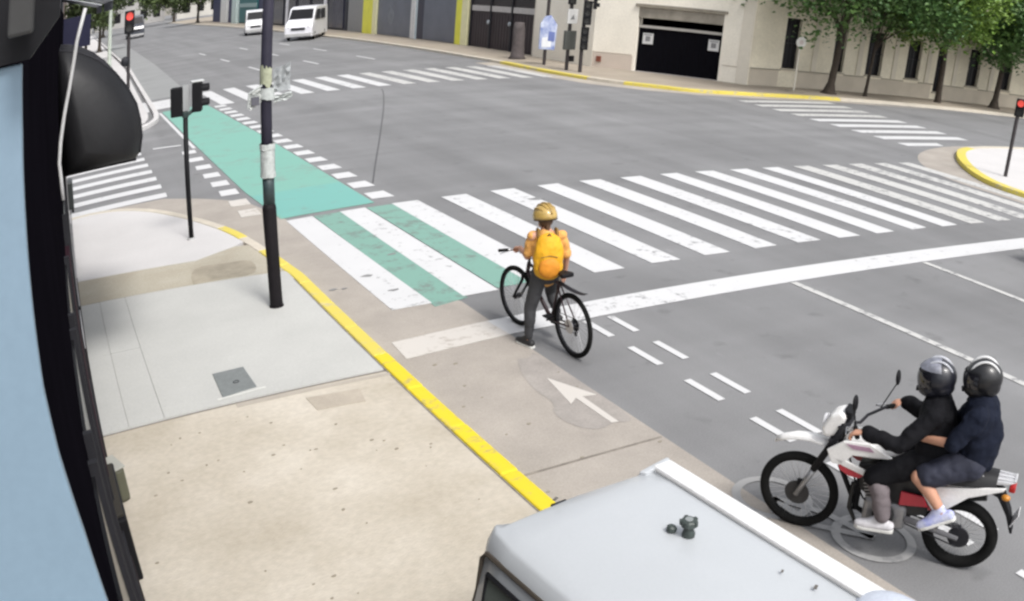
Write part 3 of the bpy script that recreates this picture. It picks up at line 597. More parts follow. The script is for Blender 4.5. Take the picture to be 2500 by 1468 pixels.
MB().tube([HT, HBt], .024, 10).build('head_tube', M_frm, bk, smooth=True)
for sy in (-.05, .05):
    MB().tube([(BBk[0], sy * .6, BBk[2]), (0, sy, .36)], .010, 8).build('chain_stay', M_frm, bk, smooth=True)
    MB().tube([(.27, sy * .4, .74), (0, sy, .36)], .009, 8).build('seat_stay', M_frm, bk, smooth=True)
    MB().tube([(.955, sy * 1.1, .70), (.975, sy * 1.1, .62), (1.19, sy * 1.1, .36)], [.018, .018, .014], 8).build('fork_leg', M_black, bk, smooth=True)
MB().tube([(.95, -.06, .70), (.95, .06, .70)], .02, 8).build('fork_crown', M_black, bk)
MB().tube([ST, (.23, 0, .88)], .013, 8).build('seat_post', M_chrome, bk)
MB().prism([(.08, -.07), (.12, -.08), (.22, -.04), (.36, -.018), (.37, 0), (.36, .018), (.22, .04), (.12, .08), (.08, .07)], .875, .92).build('saddle', M_black, bk, bevel=.015, seg=3)
MB().tube([HT, (.885, 0, .91), (.955, 0, .975)], .015, 8).build('stem', M_black, bk)
MB().tube([(.93, -.33, 1.015), (.95, -.18, 1.0), (.965, -.05, .98), (.975, .05, .98), (.985, .18, 1.0), (1.0, .33, 1.015)], .012, 8).build('handlebar', M_chrome, bk, smooth=True)
for p0, p1 in (((.93, -.33, 1.015), (.945, -.22, 1.005)), ((.99, .22, 1.005), (1.0, .335, 1.015))): MB().tube([p0, p1], .018, 10).build('grip', M_rubber, bk)
for sy in (-.2, .2): MB().tube([(.97, sy, 1.0), (1.04, sy * 1.1, .97), (1.03, sy * 1.5, .965)], .006, 6).build('brake_lever', M_chrome, bk)
MB().disc((BBk[0], -.055, BBk[2]), (0, 1, 0), .085, .006, 28).build('chainring', M_dark, bk)
MB().tube([(BBk[0], -.07, BBk[2]), (BBk[0] + .12, -.08, BBk[2] - .10)], .011, 8).build('crank', M_black, bk)
MB().tube([(BBk[0], .06, BBk[2]), (BBk[0] - .12, .07, BBk[2] + .10)], .011, 8).build('crank', M_black, bk)
MB().box((BBk[0] + .12, -.13, BBk[2] - .10), (.09, .09, .02)).build('pedal', M_black, bk, bevel=.004)
MB().box((BBk[0] - .12, .12, BBk[2] + .10), (.09, .09, .02)).build('pedal', M_black, bk, bevel=.004)
for k, r_ in enumerate((.075, .062, .05, .04, .032)): MB().disc((0, -.028 - .007 * k, .36), (0, 1, 0), r_, .003, 20).build('sprocket', M_dark, bk)
MB().tube([(BBk[0], -.055, BBk[2] + .085), (0, -.04, .36 + .06)], .005, 5).tube([(BBk[0], -.055, BBk[2] - .085), (-.01, -.045, .25), (.03, -.045, .24)], .005, 5).build('chain', M_dark, bk)
MB().prism([(-.03, .34), (.01, .36), (.05, .23), (.02, .21)], -.065, -.045, 'y').build('derailleur', M_black, bk, bevel=.004)
MB().disc((0, .05, .36), (0, 1, 0), .08, .004, 24).build('brake_disc', M_chrome, bk)
fd = MB().add([(x, sy * w_, z - abs(sy) * .012) for x, z, w_ in ((.25, .80, .02), (.18, .785, .03), (.05, .775, .034), (-.10, .775, .034), (-.20, .785, .03), (-.26, .80, .02)) for sy in (-1, 0, 1)], [(3 * i + j, 3 * i + j + 1, 3 * i + j + 4, 3 * i + j + 3) for i in range(5) for j in range(2)]).build('mudguard', M_dark, bk)
fd.modifiers.new('t', 'SOLIDIFY').thickness = .006

# ------------------------------------------------------------------ figures
def limb(mb, pts, rs):
    for (a, b), (ra, rb) in zip(zip(pts, pts[1:]), zip(rs, rs[1:])): mb.capsule(a, b, ra, rb)
def hand(mb, wrist, palm_dir, curl_dir, side, grip=True):
    """Palm, four unequal curled fingers and a thumb leaving the side of the palm."""
    w = Vector(wrist); d = Vector(palm_dir).normalized(); c = Vector(curl_dir).normalized(); s_ = d.cross(c).normalized() * side
    pc = w + d * .07
    for k in (-1, 0, 1): mb.capsule(w + s_ * k * .012, pc + s_ * k * .022, .017, .015)
    for k, L in enumerate((.036, .042, .040, .031)):
        b = pc + s_ * (.030 - .020 * k)
        j1 = b + d * L * .75 + c * L * .35; j2 = j1 + c * L * .8 + d * L * .1; j3 = j2 + c * L * .35 - d * L * .55
        if not grip: j1 = b + d * L + c * .006; j2 = j1 + d * L * .6 + c * L * .4; j3 = j2 + d * L * .2 + c * L * .35
        mb.capsule(b, j1, .0095, .009, 8, 3); mb.capsule(j1, j2, .009, .0085, 8, 3); mb.capsule(j2, j3, .0085, .0075, 8, 3)
    t0 = w + d * .025 + s_ * .026; t1 = t0 + s_ * .022 + d * .025 + c * .015; t2 = t1 + d * .02 + c * .026
    mb.capsule(t0, t1, .012, .011, 8, 3); mb.capsule(t1, t2, .011, .009, 8, 3)
def shoe(name, parent, ankle, toe_dir, mt, sole, L=.25, up_v=(0, 0, 1)):
    a = Vector(ankle); d = Vector(toe_dir).normalized(); u = Vector(up_v); u = (u - d * u.dot(d)).normalized(); f = MB()
    heel = a - d * .05 - u * .045; ball = a + d * (L * .52) - u * .055; toe = a + d * (L * .74) - u * .06
    f.capsule(heel, ball, .040, .043); f.capsule(ball, toe, .043, .034); f.capsule(a + u * .02, a + d * .07 - u * .02, .042, .036); f.capsule(a + d * .07 - u * .02, ball, .036, .036)
    o = bake_remesh(f, name, mt, parent, .008, 4)
    s2 = MB(); q = u * -.087
    side = d.cross(u)
    pts = [(-.085, .025), (-.06, .036), (.0, .036), (.08, .040), (L * .6, .043), (L * .74, .036), (L * .86, .012), (L * .86, -.012), (L * .74, -.036), (L * .6, -.043), (.08, -.040), (0, -.036), (-.06, -.036), (-.085, -.025)]
    v0 = [a + d * x + side * y + u * -.098 for x, y in pts]; v1 = [a + d * x + side * y + u * -.072 for x, y in pts]; n = len(pts)
    MB().add(v0 + v1, [tuple(range(n)), tuple(range(n, 2 * n))] + [(i, (i + 1) % n, n + (i + 1) % n, n + i) for i in range(n)]).build('sole', sole, o, bevel=.006)
    return o
def face(mb, c, f, s=1.0):
    """Head with jaw, nose, brow, ears; f is the facing direction."""
    c = Vector(c); f = Vector(f).normalized(); l = Vector((0, 0, 1)).cross(f).normalized()
    mb.ell(c + Vector((0, 0, .02)), (.078 * s + .012 * abs(f.x), .078 * s + .012 * abs(f.y), .105 * s)); mb.capsule(c + f * .03 - Vector((0, 0, .05)), c + f * .055 - Vector((0, 0, .085)), .05 * s, .032 * s)
    mb.capsule(c + f * .088 + Vector((0, 0, .02)), c + f * .108 - Vector((0, 0, .012)), .009, .014)
    for k in (-1, 1): mb.ell(c + l * k * .082 - Vector((0, 0, .005)), (.016, .016, .03)); mb.capsule(c + f * .078 + l * k * .015 + Vector((0, 0, .035)), c + f * .072 + l * k * .045 + Vector((0, 0, .036)), .011, .010)
    mb.capsule(c + f * .085 + l * .018 - Vector((0, 0, .045)), c + f * .085 - l * .018 - Vector((0, 0, .045)), .010, .010)
def eyes(parent, c, f):
    c = Vector(c); f = Vector(f).normalized(); l = Vector((0, 0, 1)).cross(f).normalized()
    for k in (-1, 1): MB().ell(c + f * .082 + l * k * .031 + Vector((0, 0, .016)), (.011, .011, .009), 10, 8).build('eye', mat('eye_dark', (.03, .02, .015), .2), parent)

# cyclist, in the bicycle's frame (x forward, y left, z up)
cy = empty('person', (A.x, A.y, 0), HB); tag(cy, 'cyclist in orange top, yellow helmet and dark leggings standing astride the bicycle', 'person')
hipc = Vector((.44, .08, .84)); shc = Vector((.47, .08, 1.265)); hd = Vector((.52, .08, 1.445))
TW = R(-24); TWM = Matrix.Translation((.45, .08, 0)) @ Matrix.Rotation(TW, 4, 'Z') @ Matrix.Translation((-.45, -.08, 0))
SL, SR = TWM @ Vector((.47, .24, 1.25)), TWM @ Vector((.47, -.08, 1.25))
EL, HLd = Vector((.60, .235, 1.01)), Vector((.87, .165, 1.035)); ER, HRd = Vector((.41, -.155, .995)), Vector((.50, -.19, .77))
HL, HR_ = Vector((.45, .17, .82)), Vector((.45, -.01, .82))
KL, AL = Vector((.52, .24, .44)), Vector((.51, .265, .10)); KR, AR = Vector((.64, -.10, .56)), Vector((.53, -.125, .31))
b = MB()
limb(b, [hipc, (.455, .08, 1.0), (.46, .08, 1.15), shc], [.105, .092, .10, .085]); b.capsule(SL, SR, .058, .058); b.capsule(shc, hd - Vector((.01, 0, .06)), .05, .047)
limb(b, [SL, EL, HLd], [.046, .036, .026]); limb(b, [SR, ER, HRd], [.046, .036, .026])
limb(b, [HL, KL, (.495, .255, .33), AL], [.078, .052, .052, .034]); limb(b, [HR_, KR, (.585, -.11, .45), AR], [.078, .052, .052, .034])
face(b, hd, (1, .1, -.05)); hand(b, HLd, (1, .05, -.15), (.05, .0, -1), -1); hand(b, HRd, (.25, 0, -1), (.9, .2, .2), 1, False)
bo = bake_remesh(b, 'body', M_skin, cy, .007, 5); eyes(cy, hd, (1, .1, -.05))
M_shirt = mat('orange_shirt', (.70, .36, .10), .85, var=.15, scale=9, coords='obj', bump=.2, bscale=40)
s_ = MB(); limb(s_, [(.45, .08, .83), (.455, .08, .95), (.46, .08, 1.15), (.47, .08, 1.24)], [.125, .112, .12, .10]); s_.capsule(SL, SR, .054, .054); s_.capsule(SL, SL.lerp(EL, .8), .048, .053); s_.capsule(SR, SR.lerp(ER, .8), .048, .053)
s_.capsule(TWM @ Vector((.44, .15, .86)), TWM @ Vector((.46, .17, 1.15)), .07, .075); s_.capsule(TWM @ Vector((.44, .01, .86)), TWM @ Vector((.46, -.01, 1.15)), .07, .075)
bake_remesh(s_, 'shirt', M_shirt, cy, .009, 5, .022, .05)
M_leg = mat('charcoal_leggings', (.042, .043, .048), .8, var=.2, scale=8, coords='obj')
l_ = MB(); l_.capsule(HL + Vector((-.01, -.02, .04)), HR_ + Vector((-.01, .02, .04)), .108, .108); limb(l_, [HL, KL, (.497, .255, .33), AL + Vector((0, 0, .04))], [.093, .063, .061, .042]); limb(l_, [HR_, KR, (.583, -.11, .45), AR + Vector((0, 0, .03))], [.093, .063, .061, .042]); l_.ell((.40, .08, .83), (.10, .14, .10))
bake_remesh(l_, 'leggings', M_leg, cy, .009, 5, .010, .045)
M_sole = mat('white_sole', (.62, .62, .60), .7)
shoe('shoe', cy, AL, (1, .15, 0), mat('black_shoe', (.02, .02, .022), .6), M_sole); shoe('shoe', cy, AR, (1, -.1, -.2), mat('black_shoe', 0), M_sole)
hr = MB(); hr.ell(hd + Vector((-.03, 0, -.01)), (.085, .085, .095)); hr.capsule(hd + Vector((-.07, .0, -.03)), hd + Vector((-.085, .01, -.12)), .045, .025)
bake_remesh(hr, 'hair', mat('brown_hair', (.10, .055, .03), .7, var=.4, scale=30, coords='obj'), cy, .008, 4)
he = empty('helmet'); he.parent = cy; he.location = hd + Vector((-.005, 0, .045)); he.rotation_euler = (0, R(8), 0); he.scale = (1.12, 1.14, 1.1)
M_hel = mat('golden_helmet', (.50, .34, .10), .35, var=.3, scale=10, coords='obj', coat=.4)
def dome(rx, ry, rz, z0=-.02, n=26, m=9):
    vs = []; fs = []
    for i in range(m + 1):
        t = (math.pi / 2 + .15) * (1 - i / m)
        for j in range(n): a = 2 * math.pi * j / n; vs.append((rx * math.sin(t) * math.cos(a) * (1.06 if math.cos(a) < 0 else 1), ry * math.sin(t) * math.sin(a), rz * math.cos(t) + z0))
    for i in range(m):
        for j in range(n): fs.append((i * n + j, i * n + (j + 1) % n, (i + 1) * n + (j + 1) % n, (i + 1) * n + j))
    return MB().add(vs, fs)
hsx = dome(.130, .112, .128, -.03).build('shell', M_hel, he, smooth=True); hsx.modifiers.new('t', 'SOLIDIFY').thickness = .012
for k in range(-2, 3):     # raised ribs between the vents
    pts = []
    for i in range(13):
        t = R(-78 + 156 * i / 12); pts.append(((.136 - .012 * abs(k)) * math.sin(t), k * .042 * math.cos(t), (.131 - .011 * k * k) * math.cos(t) - .028))
    MB().tube(pts, .011, 6).build('rib', mat('brown_gold_rib', (.34, .22, .06), .4), he, smooth=True)
MB().ring((-.01, 0, -.055), (0, 0, 1), .108, .008, 30, 6).build('edge_band', mat('dark_band', (.05, .035, .02), .6), he, smooth=True)

bp = empty('backpack'); bp.matrix_world = Matrix.Translation((A.x, A.y, 0)) @ Matrix.Rotation(HB, 4, 'Z') @ TWM; tag(bp, 'bright yellow backpack worn on the back of the cyclist', 'backpack')
M_pack = mat('yellow_pack', (.74, .38, .01), .7, var=.18, scale=10, coords='obj', bump=.25, bscale=30)
q = MB(); q.ell((.31, .08, 1.07), (.085, .158, .235), 22, 16); q.ell((.32, .08, .96), (.10, .158, .15)); q.ell((.33, .08, 1.20), (.07, .135, .12))
bake_remesh(q, 'main_bag', M_pack, bp, .010, 6, .016, .06)
q = MB(); q.ell((.235, .08, .96), (.05, .115, .115)); bake_remesh(q, 'front_pocket', mat('amber_pocket', (.66, .25, .015), .7, var=.2, scale=12, coords='obj'), bp, .009, 5, .010, .05)
MB().tube([(.30, .05, 1.28), (.275, .08, 1.325), (.30, .11, 1.28)], .009, 6).build('handle', mat('brown_webbing', (.14, .09, .04), .8), bp)
MB().box((.262, .08, 1.215), (.012, .06, .03), (0, .35, 0)).build('patch', mat('brown_webbing', 0), bp)
MB().tube([(.222, -.01, 1.08), (.213, .08, 1.10), (.222, .17, 1.08)], .004, 5).build('zip', mat('brown_webbing', 0), bp)
for sy in (-.02, .18): MB().tube([(.33, sy, 1.22), (.42, sy, 1.335), (.52, sy, 1.32), (.585, sy * .9 + .008, 1.2), (.57, sy, 1.05), (.45, sy * 1.2 - .02, .93), (.36, sy, .90)], .016, 6).build('strap', mat('dark_strap', (.20, .11, .02), .8), bp)

# ------------------------------------------------------------------ motorcycle
A2, B2 = Vector((5.255, 3.075)), Vector((4.66, 4.19)); HM = math.atan2((B2 - A2).y, (B2 - A2).x)
mo = empty('motorcycle', (A2.x, A2.y, 0), HM); tag(mo, 'white and red trail motorcycle carrying two helmeted riders', 'motorcycle')
M_mw = mat('white_plastic', (.84, .83, .82), .35, var=.06, scale=5, coords='obj', coat=.2)
M_mr = mat('red_plastic', (.50, .03, .05), .35, var=.1, scale=5, coords='obj', coat=.2)
M_eng = mat('engine_dark', (.03, .03, .032), .5, var=.5, scale=18, coords='obj')
AX = (1.33, 0, .325)
spoked_wheel(mo, AX, .325, .038, .262, 32)
spoked_wheel(mo, (.03, 0, .30), .30, .048, .235, 32)
MB().disc((AX[0], .055, AX[2]), (0, 1, 0), .10, .004, 30).build('brake_disc', M_eng, mo); MB().disc((.03, .06, .30), (0, 1, 0), .085, .02, 24).build('sprocket', M_dark, mo)
MB().box((1.30, .065, .43), (.07, .03, .05)).build('caliper', M_black, mo, bevel=.006)
for sy in (-.09, .09):
    MB().tube([(AX[0], sy, AX[2]), (1.20, sy, .60)], [.021, .021], 10).build('fork_slider', M_alu, mo, smooth=True)
    MB().tube([(1.215, sy, .575), (1.02, sy, 1.0)], .028, 10).build('fork_boot', M_black, mo, smooth=True)
MB().box((1.09, 0, .86), (.07, .23, .04), (0, R(24), 0)).build('fork_clamp', M_dark, mo, bevel=.008)
MB().box((1.03, 0, .985), (.08, .23, .035), (0, R(24), 0)).build('fork_clamp', M_dark, mo, bevel=.008)
# front mudguard: high beak
fp = [(1.56, .735, .030), (1.50, .775, .055), (1.40, .815, .068), (1.28, .832, .072), (1.17, .82, .068), (1.06, .77, .05), (1.02, .71, .04)]
fm = MB().add([(x, sy * w_, z - (abs(sy) ** 2) * .035) for x, z, w_ in fp for sy in (-1, -.5, 0, .5, 1)], [(5 * i + j, 5 * i + j + 1, 5 * i + j + 6, 5 * i + j + 5) for i in range(len(fp) - 1) for j in range(4)]).build('front_mudguard', M_mw, mo, smooth=True)
fm.modifiers.new('t', 'SOLIDIFY').thickness = .008
# headlight cowl
cwl = MB().prism([(1.17, .86), (1.20, .93), (1.14, 1.06), (1.06, 1.10), (1.02, 1.06), (1.06, .90)], -.095, .095, 'y').build('headlight_cowl', M_mw, mo, bevel=.03, seg=3)
MB().disc((1.185, 0, .955), (.95, 0, -.1), .065, .02, 20).build('headlight', mat('lamp_glass', (.6, .6, .62), .1), cwl)
MB().prism([(1.03, 1.05), (1.05, 1.12), (.99, 1.10), (.985, 1.04)], -.07, .07, 'y').build('instruments', M_black, mo, bevel=.01)
# handlebar turned slightly
MB().tube([(.74, -.37, 1.055), (.80, -.25, 1.07), (.90, -.10, 1.04), (.93, .0, 1.01), (.95, .08, 1.04), (.91, .26, 1.085), (.86, .38, 1.075)], .012, 8).build('handlebar', M_dark, mo, smooth=True)
for p0, p1 in (((.74, -.37, 1.055), (.795, -.26, 1.068)), ((.91, .26, 1.085), (.86, .385, 1.075))): MB().tube([p0, p1], .019, 10).build('grip', M_rubber, mo)
MB().tube([(.90, .25, 1.085), (.97, .27, 1.075), (.945, .37, 1.065)], .006, 6).build('clutch_lever', M_chrome, mo); MB().tube([(.81, -.24, 1.07), (.88, -.27, 1.06), (.83, -.37, 1.05)], .006, 6).build('brake_lever', M_chrome, mo)
for st, en in (((.92, .22, 1.09), (.93, .29, 1.24)), ((.83, -.20, 1.08), (.76, -.34, 1.25))):
    mr = MB().tube([st, en], .005, 6).build('mirror_stem', M_black, mo); MB().ell((en[0], en[1], en[2] + .045), (.018, .05, .062), 14, 10, (0, .1, 0)).build('mirror', M_black, mr, smooth=True)
# tank and shrouds
tk = MB(); tk.ell((.80, 0, .86), (.20, .125, .105)); tk.ell((.94, 0, .84), (.10, .10, .09)); tk.ell((.68, 0, .84), (.12, .09, .07))
bake_remesh(tk, 'fuel_tank', M_mw, mo, .012, 5)
MB().disc((.82, 0, .965), (0, 0, 1), .04, .02, 16).build('fuel_cap', M_dark, mo)
for sy in (-1, 1):
    sh = MB().prism([(1.07, .70), (1.12, .80), (1.0, .90), (.80, .925), (.60, .845), (.74, .825), (.92, .80), (1.0, .70)], sy * .125, sy * .150, 'y').build('side_shroud', M_mw, mo, bevel=.008)
    MB().prism([(.92, .855), (.98, .885), (.80, .90), (.76, .87)], sy * .150, sy * .154, 'y').build('decal', mat('mauve_decal', (.42, .26, .36), .5), sh)
    MB().prism([(1.06, .745), (.98, .75), (.80, .70), (.74, .655), (.80, .655), (.99, .70)], sy * .128, sy * .150, 'y').build('lower_shroud', M_mw, mo, bevel=.006)
    MB().prism([(1.03, .715), (.95, .71), (.80, .665), (.85, .625), (.93, .625), (1.0, .66)], sy * .130, sy * .146, 'y').build('red_shroud', M_mr, mo, bevel=.006)
    MB().prism([(.52, .48), (.30, .52), (.34, .60), (.52, .60)], sy * .11, sy * .13, 'y').build('red_side_cover', M_mr, mo, bevel=.008)
    MB().prism([(.36, .62), (.26, .50), (.16, .54), (.02, .68), (-.22, .80), (-.24, .835), (.05, .76), (.30, .70)], sy * .105, sy * .128, 'y').build('tail_panel', M_mw, mo, bevel=.008)
# seat
stp = [(.72, .86, .07), (.60, .82, .10), (.42, .80, .125), (.22, .825, .13), (.0, .855, .12), (-.16, .865, .09)]
MB().add([(x, sy * w_, z + (0 if abs(sy) > .9 else .03) - (.075 if abs(sy) > 1.05 else 0)) for x, z, w_ in stp for sy in (-1.1, -1, -.5, .5, 1, 1.1)], [(6 * i + j, 6 * i + j + 1, 6 * i + j + 7, 6 * i + j + 6) for i in range(5) for j in range(5)]).build('seat', mat('black_vinyl', (.015, .015, .017), .6), mo, smooth=True)
# frame, engine, swingarm, exhaust
MB().tube([(1.06, 0, .90), (1.03, 0, .62), (.86, 0, .30), (.62, 0, .20), (.45, 0, .30), (.42, 0, .75), (.72, 0, .83), (1.06, 0, .90)], .022, 8).build('frame', M_black, mo, smooth=True)
MB().tube([(.45, .09, .70), (.0, .09, .78), (-.2, .07, .80)], .014, 8).tube([(.45, -.09, .70), (.0, -.09, .78), (-.2, -.07, .80)], .014, 8).build('subframe', M_black, mo)
MB().prism([(.30, .42), (.50, .36), (.84, .50), (.88, .72), (.60, .80), (.34, .74)], -.085, .085, 'y').build('airbox', M_eng, mo, bevel=.02)
MB().tube([(.98, .05, .80), (.90, .10, .62), (.80, .10, .45), (.72, .11, .42)], .008, 6).tube([(1.0, .08, 1.0), (1.08, .10, .90), (1.02, .06, .72)], .006, 6).build('hoses', M_black, mo)
MB().box((.62, 0, .36), (.34, .24, .22)).build('crankcase', M_alu, mo, bevel=.04, seg=3)
MB().tube([(.62, .125, .37), (.62, .155, .37)], .085, 24).build('side_cover', M_eng, mo, bevel=.01)
cyl = MB().box((.72, 0, .56), (.15, .15, .20), (0, R(12), 0)).build('cylinder', M_eng, mo, bevel=.01)
for k in range(7): MB().box((.70 + .006 * k, 0, .48 + .027 * k), (.18, .19, .008), (0, R(12), 0)).build('fin', M_alu, cyl)
MB().tube([(.79, .03, .58), (.90, .04, .52), (.90, .06, .32), (.82, .09, .20), (.60, -.08, .22), (.40, -.12, .36), (.15, -.16, .52), (-.1, -.16, .60)], [.02, .02, .02, .02, .022, .03, .05, .05], 10).build('exhaust', mat('dark_exhaust', (.03, .03, .03), .45, metal=.5), mo, smooth=True)
MB().tube([(.86, .02, .60), (.86, .03, .30)], .025, 8).build('down_tube', M_black, mo)
for sy in (-.09, .09): MB().tube([(.46, sy, .36), (.03, sy, .30)], [.028, .02], 8).build('swingarm', mat('swingarm_grey', (.12, .12, .13), .5), mo)
MB().tube([(.46, .075, .40), (.03, .075, .38)], .006, 5).tube([(.46, .075, .31), (.03, .075, .22)], .006, 5).build('chain', M_dark, mo)
MB().tube([(.30, 0, .45), (.36, 0, .72)], .04, 10).build('shock', M_mr, mo)
for x_, sy, z_ in ((.60, .22, .27), (.60, -.22, .27), (.20, .20, .40), (.20, -.20, .40)): MB().tube([(x_, sy * .5, z_ + .02), (x_, sy * 1.05, z_)], .014, 8).build('foot_peg', M_alu, mo)
MB().tube([(.66, .14, .24), (.80, .17, .26)], .008, 6).build('gear_lever', M_chrome, mo)
# tail: rack, lamp, rear mudguard, plate
rk = MB()
for sy in (-.07, 0, .07): rk.tube([(-.05, sy, .865), (-.29, sy * .8, .875)], .009, 6)
rk.tube([(-.05, -.09, .865), (-.05, .09, .865)], .009, 6).tube([(-.29, -.07, .875), (-.29, .07, .875)], .009, 6).build('rack', mat('silver_rack', (.68, .68, .70), .35, metal=.3), mo)
MB().prism([(-.08, .80), (-.25, .845), (-.29, .87), (-.10, .855)], -.085, .085, 'y').build('rack_base', mat('silver_rack', 0), mo, bevel=.008)
MB().box((-.28, 0, .80), (.05, .12, .05)).build('tail_light', mat('red_lamp', 0), mo, bevel=.01)
for sy in (-1, 1): MB().ell((-.25, sy * .14, .77), (.035, .03, .025), 12, 8).build('indicator', mat('amber_lamp', (.5, .2, .02), .3), mo, smooth=True)
MB().prism([(-.10, .78), (-.22, .76), (-.31, .60), (-.36, .44), (-.34, .44), (-.28, .58), (-.19, .71), (-.10, .74)], -.06, .06, 'y').build('rear_mudguard', M_black, mo, bevel=.006)
MB().box((-.352, 0, .56), (.008, .16, .12), (0, R(-22), 0)).build('number_plate', mat('plate_white', (.55, .55, .56), .5), mo, bevel=.003)

# riders (in the motorcycle's frame)
def full_helmet(parent, c, yaw, shell_m, accent):
    h_ = empty('helmet'); h_.parent = parent; h_.location = c; h_.rotation_euler = (0, R(6), yaw)
    q = MB(); q.ell((0, 0, .015), (.138, .122, .132), 24, 16); q.ell((.045, 0, -.07), (.100, .098, .075)); q.ell((-.03, 0, -.05), (.10, .105, .085))
    bake_remesh(q, 'shell', shell_m, h_, .009, 6)
    vs = []; n = 14
    for i in range(n + 1):
        a = R(-72 + 144 * i / n)
        for z, r_ in ((-.045, .141), (-.01, .1455), (.03, .144), (.062, .135)): vs.append((r_ * math.cos(a) + .004, r_ * .90 * math.sin(a), z))
    MB().add(vs, [(4 * i + j, 4 * i + j + 1, 4 * i + j + 5, 4 * i + j + 4) for i in range(n) for j in range(3)]).build('visor', mat('smoke_visor', (.015, .015, .02), .08, coat=.5), h_, smooth=True)
    MB().tube([(.11 * math.cos(t), -.035, .015 + .137 * math.sin(t)) for t in [R(20 + 130 * k / 12) for k in range(13)]], .012, 6).build('stripe', accent, h_, smooth=True)
    MB().tube([(.11 * math.cos(t), .05, .012 + .132 * math.sin(t)) for t in [R(30 + 130 * k / 12) for k in range(13)]], .010, 6).build('stripe', accent, h_, smooth=True)
    MB().box((.135, 0, -.085), (.03, .07, .02)).build('chin_vent', M_black, h_, bevel=.005)
    return h_
M_jk = mat('black_jacket', (.007, .007, .009), .85, spec=.15, var=.3, scale=9, coords='obj', bump=.3, bscale=22)
M_nv = mat('navy_jacket', (.009, .012, .024), .85, spec=.15, var=.3, scale=9, coords='obj', bump=.3, bscale=22)
def rider(label, hip, sh, hdc, elbL, haL, elbR, haR, kL, aL, kR, aR, top_m, leg_m, leg_full, shoe_m, head_yaw, long_sleeve, handdir):
    r_ = empty('person', (A2.x, A2.y, 0), HM); tag(r_, label, 'person')
    hip, sh, hdc = Vector(hip), Vector(sh), Vector(hdc)
    hL, hR = hip + Vector((.02, .085, -.02)), hip + Vector((.02, -.085, -.02)); sL, sR = sh + Vector((0, .165, -.01)), sh + Vector((0, -.165, -.01))
    elbL, haL, elbR, haR, kL, aL, kR, aR = (Vector(v) for v in (elbL, haL, elbR, haR, kL, aL, kR, aR))
    b = MB(); mid = hip.lerp(sh, .5) + Vector((-.03, 0, 0))
    limb(b, [hip, mid, sh], [.11, .11, .10]); b.capsule(sL, sR, .062, .062); b.capsule(sh, hdc - Vector((0, 0, .05)), .052, .05)
    limb(b, [sL, elbL, haL], [.05, .040, .028]); limb(b, [sR, elbR, haR], [.05, .040, .028])
    cL = kL.lerp(aL, .35) + Vector((-.015, 0, 0)); cR = kR.lerp(aR, .35) + Vector((-.015, 0, 0))
    limb(b, [hL, kL, cL, aL], [.085, .058, .055, .036]); limb(b, [hR, kR, cR, aR], [.085, .058, .055, .036])
    face(b, hdc, (math.cos(head_yaw), math.sin(head_yaw), 0)); hand(b, haL, handdir[0], handdir[1], -1); hand(b, haR, handdir[2], handdir[3], 1)
    bake_remesh(b, 'body', M_skin, r_, .008, 5)
    j = MB(); limb(j, [hip + Vector((0, 0, .0)), mid, sh], [.135, .138, .122]); j.capsule(hip + Vector((0, .05, .02)), sh + Vector((0, .08, -.04)), .11, .10); j.capsule(hip + Vector((0, -.05, .02)), sh + Vector((0, -.08, -.04)), .11, .10)
    j.capsule(sL, sR, .078, .078); j.capsule(sh, sh + Vector((.01, 0, .07)), .085, .07)
    e = 0.9 if long_sleeve else .0
    limb(j, [sL, elbL] + ([elbL.lerp(haL, e)] if e else []), [.07, .058] + ([.042] if e else [])); limb(j, [sR, elbR] + ([elbR.lerp(haR, e)] if e else []), [.07, .058] + ([.042] if e else []))
    bake_remesh(j, 'jacket', top_m, r_, .010, 6, .030, .055)
    t = MB(); t.capsule(hL, hR, .115, .115)
    if leg_full:
        limb(t, [hL, kL], [.105, .078]); limb(t, [hR, kR], [.105, .078])
        for a_, c_, k_ in ((aL, cL, kL), (aR, cR, kR)):
            tt = MB(); limb(tt, [k_.lerp(c_, .25), c_, a_.lerp(k_, .10)], [.070, .068, .052]); bake_remesh(tt, 'trouser_leg', leg_m, r_, .010, 4, .018, .05)
    else:
        limb(t, [hL, hL.lerp(kL, .82)], [.108, .092]); limb(t, [hR, hR.lerp(kR, .82)], [.108, .092])
    bake_remesh(t, 'shorts', M_jk if leg_full else leg_m, r_, .010, 5, .022, .055)
    return r_, aL, aR
r1, aL, aR = rider('motorcycle rider in black jacket with dark helmet, sky highlight painted on top, holding the handlebar', (.38, 0, .885), (.385, 0, 1.275), (.425, 0, 1.48), (.56, .32, 1.06), (.82, .36, 1.115), (.50, -.30, 1.08), (.68, -.38, 1.10),
    (.72, .20, .71), (.60, .215, .375), (.72, -.20, .71), (.60, -.215, .375), M_jk, mat('grey_trousers', (.17, .145, .155), .85, var=.25, scale=9, coords='obj', bump=.3, bscale=25), True, None, 0.1, True, ((.9, .0, -.25), (0.1, 0, -1), (.9, .1, -.25), (0.1, 0, -1)))
M_ws = mat('white_shoe', (.62, .61, .64), .6, var=.15, scale=20, coords='obj')
shoe('shoe', r1, aL, (.97, .05, -.06), M_ws, M_sole, .25); shoe('shoe', r1, aR, (.97, -.05, -.06), M_ws, M_sole, .25)
MB().tube([Vector(aL) + Vector((0, 0, .02)), Vector(aL) + Vector((.01, 0, .09))], .043, 12).build('sock', mat('white_sock', (.6, .6, .6), .8), r1)
full_helmet(r1, (.425, 0, 1.495), 0.12, mat('dark_blue_helmet', (.012, .013, .020), .4, var=.3, scale=5, coords='obj', coat=.25), mat('pale_silver', (.45, .46, .50), .3))
cap_h = [o for o in kids(r1) if o.name.startswith('helmet')][0]
vs = []
